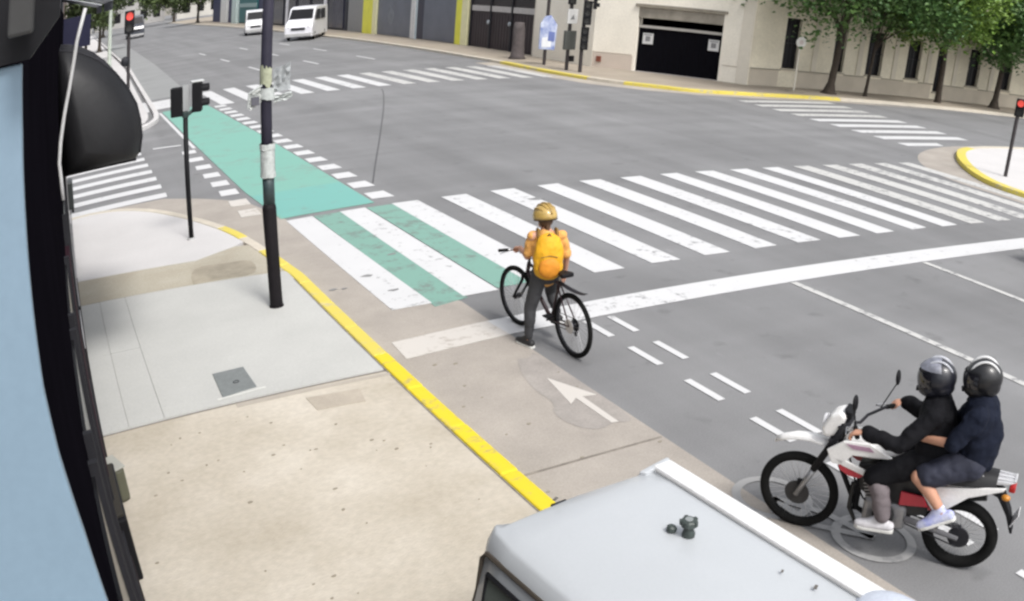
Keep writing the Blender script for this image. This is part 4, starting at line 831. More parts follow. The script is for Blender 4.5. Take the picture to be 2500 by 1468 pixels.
for i in range(8):
    t = R(62) * i / 7
    for k in range(24): a = 2 * math.pi * k / 24; vs.append((.141 * math.sin(t) * math.cos(a) + .012, .125 * math.sin(t) * math.sin(a), .015 + .136 * math.cos(t) + (.012 * math.cos(a) * math.sin(t))))
MB().add(vs, [(i * 24 + k, i * 24 + (k + 1) % 24, (i + 1) * 24 + (k + 1) % 24, (i + 1) * 24 + k) for i in range(7) for k in range(24)]).build('crown_highlight', mat('silver_highlight', (.24, .25, .30), .4, var=.75, scale=11, coords='obj', coat=.2), cap_h, smooth=True)  # sky highlight on the dark helmet's top, put into a paler cap
r2, aL, aR = rider('pillion passenger in navy jacket, shorts and black helmet behind the motorcycle rider', (.045, 0, .955), (.075, 0, 1.36), (.105, 0, 1.56), (.20, .25, 1.14), (.42, .16, 1.085), (.20, -.25, 1.14), (.42, -.16, 1.085),
    (.40, .215, .80), (.19, .225, .575), (.40, -.215, .80), (.19, -.225, .575), M_nv, mat('navy_shorts', (.022, .025, .045), .8, var=.3, scale=8, coords='obj', bump=.25, bscale=20), False, None, 0.15, False, ((.75, -.6, -.1), (0, -1, 0), (.75, .6, -.1), (0, 1, 0)))
M_bs = mat('blue_white_shoe', (.30, .33, .62), .6, scale=14, coords='obj', col2=(.62, .64, .74))
shoe('shoe', r2, aL, (.80, .06, -.50), M_bs, M_sole, .25, (.5, 0, .85)); shoe('shoe', r2, aR, (.80, -.06, -.50), M_bs, M_sole, .25, (.5, 0, .85))
full_helmet(r2, (.105, 0, 1.575), 0.2, mat('black_helmet', (.008, .008, .010), .4, var=.3, scale=8, coords='obj', coat=.2), mat('white_stripe', (.6, .6, .6), .35))

# ------------------------------------------------------------------ car just entering at the edge
cr = empty('car', (15.12, 6.15, 0)); tag(cr, 'dark car stopped at the line, its front corner at the picture edge', 'car')
# front face at y = 8.35, left side at x = 14.55
M_car = mat('dark_car_paint', (.03, .033, .036), .25, coat=.6, coords='obj')
cs = [(-1.9, .62, .80), (-1.6, .74, .88), (-.9, .80, 1.40), (.3, .80, 1.43), (1.1, .82, .93), (1.9, .76, .76), (2.12, .62, .55)]
rows = []
for y, hw, zt in cs: rows.append([(-hw * .94, y, .25), (-hw - .02, y, .45), (-hw, y, min(.82, zt * .9)), (-hw * (.78 if zt > 1.2 else .92), y, zt - .03), (0, y, zt), (hw * (.78 if zt > 1.2 else .92), y, zt - .03), (hw, y, min(.82, zt * .9)), (hw + .02, y, .45), (hw * .94, y, .25)])
MB().add([v for r_ in rows for v in r_], [(9 * i + j, 9 * i + j + 1, 9 * i + j + 10, 9 * i + j + 9) for i in range(6) for j in range(8)] + [tuple(range(8, -1, -1)), tuple(range(54, 63))]).build('body', M_car, cr, smooth=True, bevel=.02)
for sx in (-1, 1):
    for yy in (-1.25, 1.3): t = MB().ring((sx * .72, yy, .31), (1, 0, 0), .22, .09, 30, 10).build('wheel', M_rubber, cr, smooth=True); MB().disc((sx * .76, yy, .31), (1, 0, 0), .19, .06).build('rim', M_alu, t)
    MB().ell((sx * .60, 1.98, .66), (.14, .12, .06), 14, 8).build('headlight', mat('lamp_glass', 0), cr, smooth=True)
    MB().add([(sx * .815, -.8, .86), (sx * .825, .75, .86), (sx * .66, .25, 1.36), (sx * .66, -.72, 1.36)], [(0, 1, 2, 3)]).build('side_window', M_glassd, cr)
MB().add([(-.66, 1.06, .955), (.66, 1.06, .955), (.55, .36, 1.41), (-.55, .36, 1.41)], [(0, 1, 2, 3)]).build('windscreen', M_glassd, cr)

# ------------------------------------------------------------------ far side: cream corner building with garage
cb_ = empty('corner_building', (23.6, 38.5, 0)); tag(cb_, 'cream corner building with a dark open garage doorway', 'building')
P0, P1 = Vector((23.6, 38.5)), Vector((27.4, 31.6)); TC = (P1 - P0).normalized(); NC = Vector((TC.y, -TC.x))   # NC points to the street
if NC.dot(Vector((-1, -1))) < 0: NC = -NC
LC = (P1 - P0).length
def onwall(s, z, off, P=P0, T=TC, N=NC): q = P + T * s + N * off; return (q.x - cb_.location.x, q.y - cb_.location.y, z)
def slabw(mb, s0, s1, z0, z1, o0, o1, fn=onwall):
    vs = [fn(s, z, o) for o in (o0, o1) for s, z in ((s0, z0), (s1, z0), (s1, z1), (s0, z1))]
    return mb.add(vs, [(0, 1, 2, 3), (4, 5, 6, 7), (0, 1, 5, 4), (1, 2, 6, 5), (2, 3, 7, 6), (3, 0, 4, 7)])
w_ = MB(); slabw(w_, 0.0, 2.25, 0, 8, -.4, 0); slabw(w_, 6.45, LC + .0, 0, 8, -.4, 0); slabw(w_, 2.25, 6.45, 3.12, 8, -.4, 0)
w_.build('wall', M_cream, cb_)
# side wall along the avenue (x = 23.6) up to the gate
MB().b2((0.0, 0.02, 0), (.4, 5.9, 8)).build('wall', M_cream, cb_)
slabw(MB(), 2.25, 6.45, 2.62, 3.118, -.12, -.02).build('lintel', mat('weathered_lintel', (.33, .30, .25), .9, var=.35, scale=2), cb_)
slabw(MB(), 2.1, 6.6, 3.14, 3.26, .003, .10).build('ledge', mat('grey_ledge', (.30, .27, .22), .9, var=.3, scale=2), cb_)
slabw(MB(), 2.26, 6.44, 2.16, 2.28, -.20, -.10).build('door_rail', mat('pale_rail', (.42, .40, .37), .6), cb_)
gd = slabw(MB(), 2.26, 6.44, 0.10, 3.1, -3.2, -3.0).build('garage_interior', mat('garage_dark', (.006, .006, .008), .9, spec=.03), cb_)
slabw(MB(), 2.26, 2.30, .1, 3.1, -3.0, -.4).build('garage_side', mat('garage_dark', 0), cb_); slabw(MB(), 6.40, 6.44, .1, 3.1, -3.0, -.4).build('garage_side', mat('garage_dark', 0), cb_)
slabw(MB(), 2.26, 6.44, 3.08, 3.12, -3.0, -.4).build('garage_ceiling', mat('garage_dark', 0), cb_); slabw(MB(), 2.26, 6.44, .10, .13, -3.0, .0).build('threshold', mat('pale_mauve_step', (.50, .46, .46), .8), cb_)
dr = slabw(MB(), 2.28, 6.42, .13, 2.16, -.22, -.18).build('garage_door', mat('black_mesh_door', (.005, .005, .007), .9, spec=.03), cb_)
for k in range(14): s0 = 2.4 + k * .3; slabw(MB(), s0, s0 + .02, .13, 2.16, -.18, -.165).build('bar', mat('black_bar', (.007, .006, .008), .9, spec=.03), dr)
for s0 in (2.52, 5.78):
    sg = slabw(MB(), s0, s0 + .52, 1.42, 1.92, -.14, -.12).build('notice', mat('white_notice', (.6, .6, .6), .6, var=.15, scale=8), cb_)
    slabw(MB(), s0 + .14, s0 + .38, 1.55, 1.78, -.12, -.116).build('print', mat('grey_print', (.25, .25, .26), .7, var=.5, scale=20), sg)
    slabw(MB(), s0 + .06, s0 + .46, 1.82, 1.87, -.12, -.116).build('print', mat('grey_print', 0), sg)
slabw(MB(), .28, .52, .40, .66, .002, .06).build('meter_box', mat('rust_red_box', (.20, .06, .035), .7), cb_)
slabw(MB(), 0.02, 2.1, .84, .87, .002, .02).build('string_course', mat('pale_pink_course', (.5, .43, .36), .9), cb_); slabw(MB(), 6.6, LC, .84, .87, .002, .02).build('string_course', mat('pale_pink_course', 0), cb_)
slabw(MB(), 0.05, 2.15, .12, .82, .002, .012).build('plinth', mat('pinkish_plinth', (.58, .50, .43), .9, var=.12, scale=1), cb_)
slabw(MB(), LC - .55, LC - .02, .12, 8, .002, .03).build('quoin', mat('bright_cream', (.70, .65, .56), .9, var=.06), cb_)

# long building along the side street
rb_ = empty('long_building', (27.4, 31.6, 0)); tag(rb_, 'long weathered cream building with tall dark windows behind the trees', 'building')
Q0, Q1 = Vector((27.4, 31.6)), Vector((44, 28.9)); TR = (Q1 - Q0).normalized(); NR = Vector((TR.y, -TR.x))
def onr(s, z, off): q = TR * s + NR * off; return (q.x, q.y, z)
wins = [(1.68, 2.50, .97, 3.28), (4.45, 5.12, 1.0, 3.2), (6.45, 7.42, 1.0, 3.13), (8.95, 9.85, 1.05, 3.0), (10.95, 11.55, .50, 3.0), (13.2, 14.1, 1.03, 3.0), (15.8, 16.6, 1.05, 3.0), (18.2, 19.0, 1.05, 3.0), (20.6, 21.4, 1.05, 3.0), (23, 23.8, 1.05, 3.0), (25.4, 26.2, 1.05, 3.0)]
w_ = MB(); s_prev = 0.02
for s0, s1, z0, z1 in wins:
    slabw(w_, s_prev, s0, 0, 7.5, -.35, 0, onr); slabw(w_, s0, s1, 0, z0, -.35, 0, onr); slabw(w_, s0, s1, z1, 7.5, -.35, 0, onr); s_prev = s1
slabw(w_, s_prev, 42, 0, 7.5, -.35, 0, onr)
w_.build('wall', M_creamd, rb_)
for s0, s1, z0, z1 in wins:
    wn = slabw(MB(), s0 + .002, s1 - .002, z0 + .002, z1 - .002, -.25, -.22, onr).build('window', M_glassd, rb_)
    slabw(MB(), s0 - .06, s1 + .06, z0 - .07, z0 - .002, .003, .07, onr).build('sill', mat('stone_sill', (.42, .38, .31), .9), wn)
    for k in range(4): ss = lerp(s0, s1, (k + .5) / 4); slabw(MB(), ss - .012, ss + .012, z0 + .01, z1 - .01, -.12, -.10, onr).build('bar', M_black, wn)
    slabw(MB(), s0 + .003, s1 - .003, (z0 + z1) / 2 - .02, (z0 + z1) / 2 + .02, -.145, -.122, onr).build('crossbar', M_dark, wn)
for a, b_ in ((.05, 1.6), (2.6, 4.4), (5.2, 6.4), (7.5, 8.9), (9.9, 10.9), (11.6, 13.1), (14.2, 15.7), (16.7, 40)): slabw(MB(), a, b_, .86, .91, .002, .05, onr).build('string_course', mat('dark_course', (.30, .27, .22), .9), rb_)
for a, b_ in ((.05, 1.55), (2.6, 10.8), (11.65, 40)): slabw(MB(), a, b_, .12, .84, .002, .015, onr).build('plinth', mat('beige_plinth', (.56, .50, .41), .9, var=.2, scale=.8), rb_)
for s0 in (3.4, 6.0, 8.2, 10.4, 12.3, 15.0): slabw(MB(), s0 - .14, s0 + .14, .93, 7.4, .002, .05, onr).build('pilaster', mat('pale_pilaster', (.64, .59, .49), .9, var=.15, scale=1), rb_)

# gate building and shop row along the far side of the avenue (fronts on x = 23.9)
XF = 23.9
gb = empty('gate_building', (XF, 45, 0)); tag(gb, 'building with brown panelled gates between a yellow post and the cream wall', 'building')
def gp(mb, name, mt, parent=None, **k): return mb.build(name, mt, parent or gb, **k)
gp(MB().b2((.3, 0, 0), (8, 8.6, 8)), 'wall', M_cream); gp(MB().b2((0.002, -.58, 0), (.3, .1, 8)), 'pier', mat('bright_cream', 0))
M_gate = mat('brown_gate', (.035, .024, .028), .6, var=.3, scale=1.5)
for k in range(3):
    y0 = .15 + k * 2.75; dd = gp(MB().b2((.12, y0, .14), (.2, y0 + 2.6, 2.26)), 'gate_leaf', M_gate)
    for j in range(7): MB().b2((.10, y0 + .1 + j * .36, .2), (.12, y0 + .34 + j * .36, 2.2)).build('panel', M_gate, dd)
    gp(MB().b2((.06, y0, 2.28), (.2, y0 + 2.55, 2.60)), 'lintel', mat('pale_lintel', (.48, .46, .45), .8)); gp(MB().b2((.10, y0, 2.62), (.25, y0 + 2.6, 4.4)), 'fanlight', mat('dark_fanlight', (.02, .017, .02), .3))
    gp(MB().b2((.02, y0 + 2.6, .12), (.25, y0 + 2.74, 4.4)), 'mullion', M_dark)
for y0 in (2.85, 5.6): MB().ell((-.05, y0, 1.65), (.09, .10, .14), 12, 8).build('gate_lamp', mat('lamp_grey', (.30, .33, .36), .4), gb, smooth=True)
sh_ = empty('shutter_building', (XF, 53.6, 0)); tag(sh_, 'building with grey roller shutters between bright yellow posts', 'building')
M_yp = mat('yellow_post_paint', (.80, .78, .08), .6, var=.15, scale=1); M_cp = mat('pale_yellow_post', (.80, .77, .48), .7, var=.1)
M_sh = mat('grey_shutter', (.17, .185, .23), .45, var=.2, scale=.7)
MB().b2((.35, 0, 0), (8, 26, 8)).build('wall', mat('grey_wall', (.3, .3, .3), .9), sh_)
MB().b2((-.05, 0.02, .1), (.34, .9, 8)).build('post', M_cp, sh_); MB().b2((-.06, .92, .1), (.34, 1.75, 8)).build('post', M_yp, sh_)
MB().b2((-.05, 9.0, .1), (.34, 9.7, 8)).build('post', mat('white_post', (.66, .66, .66), .6), sh_)
MB().b2((-.05, 17.3, .1), (.34, 18.2, 8)).build('post', M_cp, sh_); MB().b2((-.06, 18.22, .1), (.34, 20.6, 8)).build('post', M_yp, sh_)
for y0, y1 in ((1.8, 7.6), (9.75, 17.25)):
    s0 = MB().b2((.1, y0, .14), (.16, y1, 4.2)).build('roller_shutter', M_sh, sh_)
    slm = MB().b2((.07, y0, -.03), (.1, y1, .03)); me = None
    for k in range(26):
        o = slm.build('slat', M_sh, s0) if me is None else bpy.data.objects.new('slat', me)
        if me is None: me = o.data
        else: COL.objects.link(o); o.parent = s0
        o.location = (0, 0, .25 + k * .15)
MB().b2((.08, 7.62, .14), (.2, 8.98, 4.2)).build('door_recess', mat('navy_recess', (.035, .035, .06), .5), sh_)
MB().tube([(-.2, 8.2, .1), (-.2, 8.2, 4.0)], .07, 8).build('drain_pipe', mat('pale_blue_pipe', (.36, .42, .46), .5), sh_)
mural = MB().ell((.09, 14.2, 1.6), (.02, .8, .7), 14, 8).build('mural', mat('pale_mural', (.22, .24, .27), .6, var=.5, scale=2), sh_)
dk = empty('dark_shop', (XF, 79.8, 0)); tag(dk, 'dark fronted shop with maroon sign behind the larger white van', 'building')
MB().b2((.3, 0, 0), (8, 30, 9)).build('wall', mat('charcoal_wall', (.04, .042, .055), .7, var=.3), dk)
for k in range(5): MB().b2((.2, .8 + k * 5.8, .3), (.3, 5.4 + k * 5.8, 2.9)).build('window', mat('navy_glass', (.02, .022, .045), .25), dk)
MB().b2((.05, 5, 3.0), (.3, 29, 4.3)).build('sign_board', mat('maroon_board', (.07, .012, .02), .5), dk)
for y0 in (4.9, 20): MB().tube([(-.3, y0, .1), (-.3, y0, 5)], .16, 10).build('column', mat('pale_column', (.52, .52, .56), .6), dk)
tl_ = empty('teal_shop', (XF, 110, 0)); tag(tl_, 'teal and white shop front far down the avenue', 'building')
MB().b2((.3, 0, 0), (8, 45, 9)).build('wall', mat('navy_wall', (.04, .045, .10), .7), tl_)
MB().b2((.1, 8, .2), (.3, 20, 4.5)).build('shop_front', mat('teal_board', (.02, .13, .14), .6), tl_); MB().b2((-.3, 20.5, .1), (.3, 24, 8)).build('pillar', mat('pale_teal_pillar', (.55, .66, .64), .7), tl_); MB().b2((-.1, 30, .1), (.3, 35, 4)).build('pillar', mat('white_pillar', (.7, .7, .68), .7), tl_)
MB().b2((0, 8, 2.2), (.1, 20, 2.7)).build('sign_board', mat('pale_sign', (.3, .42, .42), .6), tl_)

# far street furniture
def label_post(name, loc, label, cat): o = empty(name, loc); tag(o, label, cat); return o
ds = label_post('round_sign', (28.64, 29.9, PZ), 'round white sign on a white post below the trees', 'sign')
MB().tube([(0, 0, 0), (0, 0, 2.3)], .045, 10).build('post', mat('cream_post', (.62, .58, .50), .6), ds); MB().disc((0, -.06, 2.18), (.25, 1, 0), .24, .03, 24).build('disc', mat('white_disc', (.74, .73, .70), .5), ds)
MB().disc((.0, -.08, 2.18), (.25, 1, 0), .10, .012, 20).build('mark', mat('faded_pink_mark', (.60, .52, .50), .6), ds)
MB().box((0, 0, .02), (.9, .5, .03)).build('base_patch', mat('pit_soil', 0), ds)
for (x, y, lab) in ((21.45, 37.05, 'left post of the far signal pair with a white notice'), (21.53, 36.0, 'right post of the far signal pair with dark heads pointing aside')):
    t_ = label_post('traffic_signal', (x, y, PZ), 'dark ' + lab, 'traffic signal')
    MB().tube([(0, 0, 0), (0, 0, 5.2)], .085, 12).build('post', mat('brown_black_post', (.03, .024, .026), .6), t_)
    if 'left' in lab:
        MB().box((-.02, -.12, 1.35), (.56, .18, .85)).build('control_box', mat('green_grey_box', (.07, .075, .07), .6), t_, bevel=.02)
        MB().box((.02, -.14, 2.42), (.50, .03, .66)).build('notice', mat('white_notice', 0), t_, bevel=.05, seg=3)
        MB().prism([(-.10, 2.28), (.12, 2.28), (.05, 2.50)], -.165, -.158, 'y').build('print', mat('grey_print', 0), t_)
        head(-.05, -.1, 2.95, R(-20), t_, None, w=.34, h=1.0, n=3)
        MB().box((.18, -.08, .52), (.2, .1, .26)).build('small_box', M_black, t_)
    else:
        head(.02, -.12, 1.0, R(-25), t_, None, w=.34, h=1.0, n=3); head(.05, -.14, 2.1, R(-25), t_, None, w=.36, h=1.05, n=3); head(.45, -.05, 2.8, R(60), t_, None, w=.34, h=.9, n=3)
        MB().tube([(0, 0, 3.1), (.5, -.05, 3.1)], .03, 8).build('arm', M_dark, t_)
ps = label_post('poster_stand', (21.75, 39.7, PZ), 'dark post carrying a blue and white poster board', 'poster')
MB().tube([(0, 0, 0), (0, 0, 5)], .08, 10).build('post', mat('brown_black_post', 0), ps)
pbd = MB().prism([(-.42, .75), (.42, .70), (.48, 1.9), (.12, 2.35), (-.2, 2.3), (-.42, 1.95)], -.16, -.10, 'y').build('board', mat('blue_white_poster', (.55, .60, .72), .6, scale=3, col2=(.14, .19, .42)), ps, bevel=.02)
MB().prism([(-.30, .85), (.2, .85), (.2, 1.35), (-.3, 1.3)], -.168, -.162, 'y').build('print', mat('pale_print', (.68, .70, .74), .6), pbd)
MB().prism([(.0, 1.15), (.34, 1.1), (.36, 1.55), (.05, 1.6)], -.176, -.170, 'y').build('print', mat('blue_print', (.12, .16, .38), .6), pbd)
tb = label_post('stump', (22.1, 43.2, PZ), 'thick grey brown cut tree trunk in front of the brown gates', 'tree trunk')
MB().tube([(0, 0, 0), (0, 0, .15), (.02, 0, .6), (.0, 0, 1.5), (0, 0, 1.85)], [.46, .36, .31, .30, .24], 14).build('trunk', mat('grey_bark', (.10, .085, .085), .9, var=.4, scale=4, bump=.6, bscale=12), tb, smooth=True)
rp = label_post('pedestrian_signal', (21.85, 14.0, PZ), 'thin dark post with a red lit pedestrian signal on the opposite corner', 'traffic signal')
MB().tube([(0, 0, 0), (0, 0, 2.2)], .055, 12).build('post', mat('brown_black_post', 0), rp)
head(.02, -.02, 1.72, R(-57), rp, 1, w=.26, h=.5, n=2); MB().tube([(.0, 0, 1.9), (.1, -.06, 1.9)], .03, 8).build('bracket', mat('rust_bracket', (.16, .04, .03), .7), rp)
fs = label_post('traffic_signal', (2.2, 33.2, PZ), 'far signal post with a red lit head above the black awning', 'traffic signal')
MB().tube([(0, 0, 0), (0, 0, 3.3)], .06, 12).build('post', mat('brown_black_post', 0), fs)
head(0, -.1, 3.0, 0, fs, 1, w=.34, h=.75, n=2); MB().ell((-.12, -.1, 2.1), (.16, .12, .17), 14, 10).build('push_box', M_dark, fs, smooth=True)
lp = label_post('lamp_post', (3.2, 70, PZ), 'pale lamp post on the far pavement beyond the awning', 'lamp post')
MB().tube([(0, 0, 0), (0, 0, 7)], [.16, .10], 10).build('post', mat('pale_green_post', (.45, .50, .44), .6), lp); MB().tube([(0, 0, 7), (1.2, 0, 7.6), (2.2, 0, 7.6)], .05, 8).build('arm', mat('pale_green_post', 0), lp)
# left far buildings with awnings
lb = empty('awning_building', (-0.4, 31.6, 0)); tag(lb, 'dark shop beyond the side street with white awnings', 'building')
MB().b2((-8, 0, 0), (0, 30, 9)).build('wall', mat('navy_shop_wall', (.03, .028, .05), .6, var=.3), lb)
MB().b2((0, 1.0, 3.0), (1.2, 26, 4.0)).build('awning_shade', mat('navy_awning_shade', (.02, .02, .04), .8, spec=.1), lb)  # dark box standing in for the awning side and the shade inside it
for y0 in (2, 13):
    a_ = MB().add([(0, y0, 5.0), (2.0, y0, 4.35), (2.0, y0 + 8, 4.35), (0, y0 + 8, 5.0)], [(0, 1, 2, 3)]).build('awning', mat('white_awning', (.60, .62, .66), .7, var=.2, scale=.8), lb); a_.modifiers.new('t', 'SOLIDIFY').thickness = .03
    MB().add([(2.0, y0, 4.35), (2.0, y0 + 8, 4.35), (2.0, y0 + 8, 4.0), (2.0, y0, 4.0)], [(0, 1, 2, 3)]).build('valance', mat('white_awning', 0), a_)
for k in range(4): MB().b2((0, 1 + k * 7, .4), (.05, 6.5 + k * 7, 2.8)).build('window', mat('navy_glass', 0), lb)
lb2 = empty('brick_row', (-0.4, 62, 0)); tag(lb2, 'row of brownish houses far down the near side of the avenue', 'building')
MB().b2((-8, 0, 0), (0, 90, 8)).build('wall', mat('brown_row', (.22, .16, .14), .85, var=.35, scale=.3), lb2)
for k in range(12): MB().b2((0, 2 + k * 7, .6), (.05, 5 + k * 7, 2.8)).build('window', M_glassd, lb2)
# closing blocks at the end of the avenue
for k, (x, y, w2, h2, c_, lab) in enumerate(((-3, 235, 18, 12, (.42, .40, .36), 'pale grey'), (16, 240, 18, 15, (.36, .35, .34), 'mid grey'), (36, 230, 18, 12, (.5, .48, .44), 'cream'))):
    eb = empty('end_building', (x, y, 0)); tag(eb, lab + ' block closing the far end of the avenue', 'building')
    MB().b2((-w2 / 2, 0, 0), (w2 / 2, 12, h2)).build('wall', mat('end_wall_%d' % k, c_, .9, var=.2, scale=.2), eb)
    for i in range(5):
        for j in range(3): MB().b2((-w2 / 2 + 1.5 + i * 3.4, -.06, 1.2 + j * 3.6), (-w2 / 2 + 3.2 + i * 3.4, 0, 3.4 + j * 3.6)).build('window', M_glassd, eb)

# ------------------------------------------------------------------ parked vans far down the avenue
def far_van(loc, rz, L, Wd, Ht, label, col, parts=True):
    e = empty('van', loc, rz); tag(e, label, 'van', 'vans parked far down the avenue')
    mt = mat('van_%.2f' % col[0], col, .35, coat=.3, coords='obj')
    pr_ = [(-L / 2, .35), (-L / 2, Ht * .93), (-L / 2 + .15, Ht), (L * .12, Ht), (L * .26, Ht * .95), (L * .37, Ht * .62), (L * .47, Ht * .52), (L / 2, Ht * .40), (L / 2, .30)]
    b = MB(); n = len(pr_); vs = []
    for yy, k in ((-Wd / 2, 0), (-Wd / 2 + .1, 1), (Wd / 2 - .1, 1), (Wd / 2, 0)):
        for x, z in pr_: zz = .35 + (z - .35) * (1 if k else .965); vs.append((x * (1 if k else .985), yy * (1 if k or z < Ht * .6 else .93), zz))
    b.add(vs, [tuple(range(n)), tuple(range(3 * n, 4 * n))] + [(i * n + j, i * n + (j + 1) % n, (i + 1) * n + (j + 1) % n, (i + 1) * n + j) for i in range(3) for j in range(n)])
    b.build('body', mt, e, smooth=False, bevel=.06, seg=3)
    MB().add([(L * .272, -Wd * .40, Ht * .925), (L * .272, Wd * .40, Ht * .925), (L * .372, Wd * .43, Ht * .64), (L * .372, -Wd * .43, Ht * .64)], [(0, 1, 2, 3)]).build('windscreen', M_glassd, e)
    for sy in (-1, 1):
        for x0, x1, x2, x3 in ((.02, .22, .33, .02), (-.30, -.03, -.03, -.30)):
            MB().add([(L * x0, sy * Wd * .492, Ht * .90), (L * x1, sy * Wd * .492, Ht * .90), (L * x2, sy * Wd * .507, Ht * .60), (L * x3, sy * Wd * .507, Ht * .60)], [(0, 1, 2, 3)]).build('side_window', M_glassd, e)
        for x in (-L * .31, L * .31): t = MB().ring((x, sy * (Wd / 2 - .1), .34), (0, 1, 0), .23, .11, 24, 8).build('wheel', M_rubber, e, smooth=True); MB().disc((x, sy * (Wd / 2 - .06), .34), (0, 1, 0), .19, .1).build('rim', M_alu, t)
        MB().ell((L * .485, sy * Wd * .36, Ht * .40), (.10, .18, .12), 12, 8).build('headlight', mat('lamp_glass', 0), e, smooth=True)
    MB().box((L * .5, 0, .45), (.12, Wd * .96, .26)).build('bumper', mat('bumper_pale', (.4, .4, .4), .6), e, bevel=.04)
    MB().box((L * .51, 0, Ht * .36), (.04, Wd * .5, .16)).build('grille', M_dark, e)
    return e
far_van((19.3, 74.5, 0), R(-118), 5.6, 2.2, 2.55, 'larger white van parked nearer behind the utility pole', (.74, .74, .78))
far_van((18.6, 92, 0), R(-100), 5.0, 1.95, 2.3, 'smaller looking white van parked further down behind the utility pole', (.70, .70, .72))
far_van((9.8, 135, 0), R(-90), 6.0, 2.3, 3.0, 'dark grey van standing far down the avenue under the trees', (.05, .055, .07))

# ------------------------------------------------------------------ trees
M_bark = mat('dark_bark', (.055, .042, .032), .95, var=.4, scale=5, bump=.6, bscale=14)
def leaf_mat(name, c1, c2):
    mt = mat(name, c1, .55, scale=.9, fine=.25, fscale=5, col2=c2); return mt
M_lf = leaf_mat('deep_green_leaves', (.040, .105, .030), (.095, .175, .038)); M_lf2 = leaf_mat('bright_green_leaves', (.11, .21, .03), (.17, .26, .04)); M_lf3 = leaf_mat('olive_leaves', (.055, .085, .03), (.09, .12, .04))
def tree(loc, label, h, blobs, nleaf, lsize, lm, trunk_r=.16, lean=(0, 0), limbs=7, seed=1, group='street trees along the far pavements', name='tree', root_flare=True):
    rnd = random.Random(seed); t = empty(name, loc); tag(t, label, 'tree', group)
    tr = MB(); top = Vector((lean[0], lean[1], h * .55))
    pts = [Vector((0, 0, -.05)), Vector((0, 0, .12)), Vector((lean[0] * .12, lean[1] * .12, .5)), Vector((lean[0] * .35 + .04, lean[1] * .35, h * .25)), top]
    tr.tube(pts, [trunk_r * (2.6 if root_flare else 1.4), trunk_r * (1.7 if root_flare else 1.2), trunk_r, trunk_r * .85, trunk_r * .55], 12)
    for k in range(limbs):
        b = blobs[k % len(blobs)]; st = pts[3].lerp(top, rnd.uniform(.1, .95)); en = Vector(b[0]) + Vector((rnd.uniform(-.4, .4), rnd.uniform(-.4, .4), rnd.uniform(-.3, .2))) * b[1]
        md = st.lerp(en, .5) + Vector((rnd.uniform(-.2, .2), rnd.uniform(-.2, .2), .25)); tr.tube([st, md, en], [trunk_r * .45, trunk_r * .28, trunk_r * .08], 7)
    tr.build('trunk', M_bark, t, smooth=True)
    vs = []; fs = []
    tot = sum(b[1] ** 2 for b in blobs)
    for c, r in blobs:
        c = Vector(c); ncl = max(6, int(16 * r))
        cl = []
        for _ in range(ncl):
            d = Vector((rnd.gauss(0, 1), rnd.gauss(0, 1), rnd.gauss(0, .8))).normalized(); cl.append(c + d * r * rnd.uniform(.45, 1.0))
        nl = int(nleaf * r * r / tot)
        for _ in range(nl):
            cc = cl[rnd.randrange(ncl)]; p = cc + Vector((rnd.gauss(0, 1), rnd.gauss(0, 1), rnd.gauss(0, .7))) * r * .22
            s2 = lsize * rnd.uniform(.6, 1.3); nrm = Vector((rnd.gauss(0, .6), rnd.gauss(0, .6), 1)).normalized(); u = nrm.orthogonal().normalized(); u.rotate(Matrix.Rotation(rnd.uniform(0, 6.28), 3, nrm)); v = nrm.cross(u)
            o = len(vs); vs += [p - u * s2 * .5, p + v * s2 * .32 + nrm * s2 * .08, p + u * s2 * .5 - nrm * s2 * .06, p - v * s2 * .32 + nrm * s2 * .08]; fs.append((o, o + 1, o + 2, o + 3))
    me = bpy.data.meshes.new('crown'); me.from_pydata([tuple(v) for v in vs], [], fs); me.materials.append(lm); cr_ = bpy.data.objects.new('crown', me); COL.objects.link(cr_); cr_.parent = t
    return t
def crown(base, rad, n, seed, spread=1.0, flat=.6):
    rnd = random.Random(seed); out = []
    for k in range(n):
        a = rnd.uniform(0, 6.28); q = rnd.uniform(.1, 1) * spread; out.append(((base[0] + q * rad * math.cos(a), base[1] + q * rad * math.sin(a), base[2] + rnd.uniform(-.5, .9) * rad * flat), rad * rnd.uniform(.32, .5)))
    return out
tree((30.46, 29.53, PZ), 'spreading dark green tree with flared roots beside the round sign', 7.5, crown((-.9, -.3, 4.9), 3.9, 26, 3), 13500, .24, M_lf, .17, (.5, 0), 9, 11)
tree((32.5, 29.2, PZ), 'thin trunked young tree right of the flared tree', 7, crown((.8, -.3, 4.9), 3.0, 16, 5), 8500, .24, M_lf, .075, (.3, 0), 6, 12, root_flare=False)
tree((37.2, 28.6, PZ), 'bright yellow green tree overhanging the side street', 7.5, crown((-.2, -.8, 4.9), 3.4, 22, 7), 13000, .24, M_lf2, .15, (-.6, -.3), 8, 13, root_flare=False)
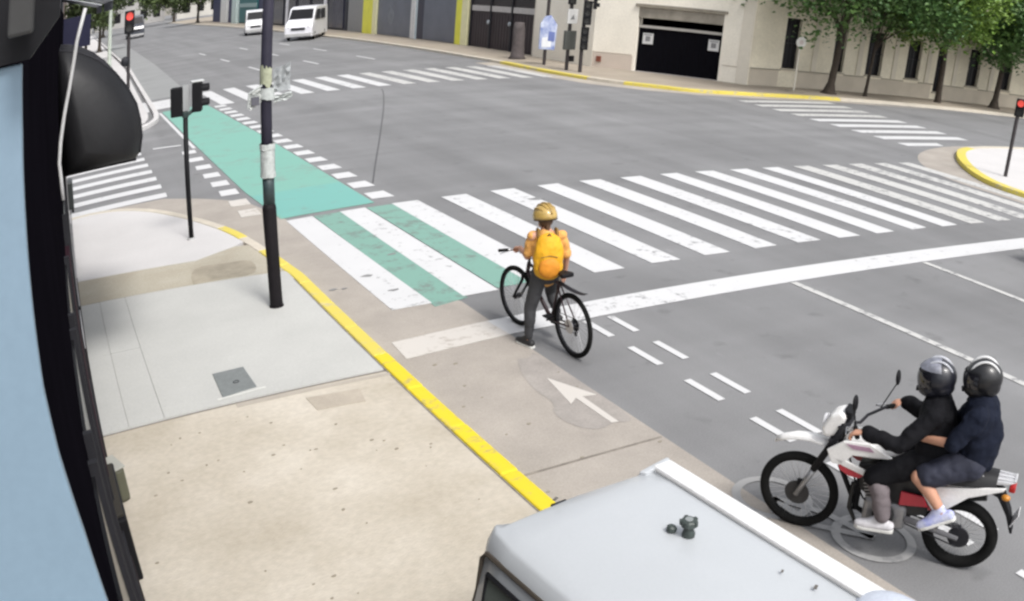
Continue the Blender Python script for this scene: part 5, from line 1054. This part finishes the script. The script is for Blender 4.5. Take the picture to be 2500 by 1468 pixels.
tree((41.4, 28.1, PZ), 'dark green tree with a straight trunk near the picture edge', 7.5, crown((.3, -.7, 4.4), 3.5, 22, 9), 13000, .24, M_lf, .16, (.2, 0), 8, 14)
tree((47.5, 27.2, PZ), 'dense dark tree at the far end of the side street', 7.5, crown((-.6, -.6, 3.9), 3.6, 20, 15), 13000, .26, M_lf, .16, (0, 0), 7, 15)
tree((1.6, 82, PZ), 'green tree on the far pavement beside the pale lamp post', 7, crown((0, 0, 4.2), 2.8, 12, 21), 4000, .4, M_lf3, .15, (0, 0), 6, 16)
tree((3.6, 104, PZ), 'green tree far down the near side pavement', 8, crown((0, 0, 4.8), 3.4, 12, 23), 4000, .45, M_lf3, .18, (0, 0), 6, 17)
tree((22.4, 160, PZ), 'dark tree far down the avenue beside the teal shop', 9, crown((-1, 0, 5.0), 4.2, 14, 25), 4000, .6, M_lf3, .22, (0, 0), 6, 18)
tree((6.5, 170, PZ), 'tree closing the view at the far end of the near pavement', 9, crown((0, 0, 5.5), 4.5, 14, 27), 4000, .6, M_lf3, .22, (0, 0), 6, 19)
tree((22.4, 196, PZ), 'last tree before the blocks at the end of the avenue', 9, crown((-2, 0, 5.0), 5, 14, 29), 4000, .7, M_lf3, .22, (0, 0), 6, 20)

# ------------------------------------------------------------------ litter on the rough pavement
lt = MB(); rnd = random.Random(5)
for _ in range(52):
    x = rnd.uniform(0.1, 2.8); y = rnd.uniform(4.2, 8.4); s2 = rnd.uniform(.008, .024); a = rnd.uniform(0, 6.28); n = 6
    lt.prism([(x + s2 * rnd.uniform(.6, 1.2) * math.cos(a + k * 1.047), y + s2 * .7 * rnd.uniform(.6, 1.2) * math.sin(a + k * 1.047)) for k in range(n)], PZ, PZ + rnd.uniform(.003, .008))
for _ in range(14):
    x = rnd.uniform(3.2, 4.6); y = rnd.uniform(5, 9); s2 = rnd.uniform(.012, .03); lt.prism([(x + s2 * math.cos(k * 1.047), y + s2 * .7 * math.sin(k * 1.047)) for k in range(6)], .004, .009)
lt = lt.build('leaf_litter', mat('dry_leaf_bits', (.26, .23, .18), .9)); tag(lt, 'small dry leaf bits scattered on the rough pavement', 'leaf litter', kind='stuff')
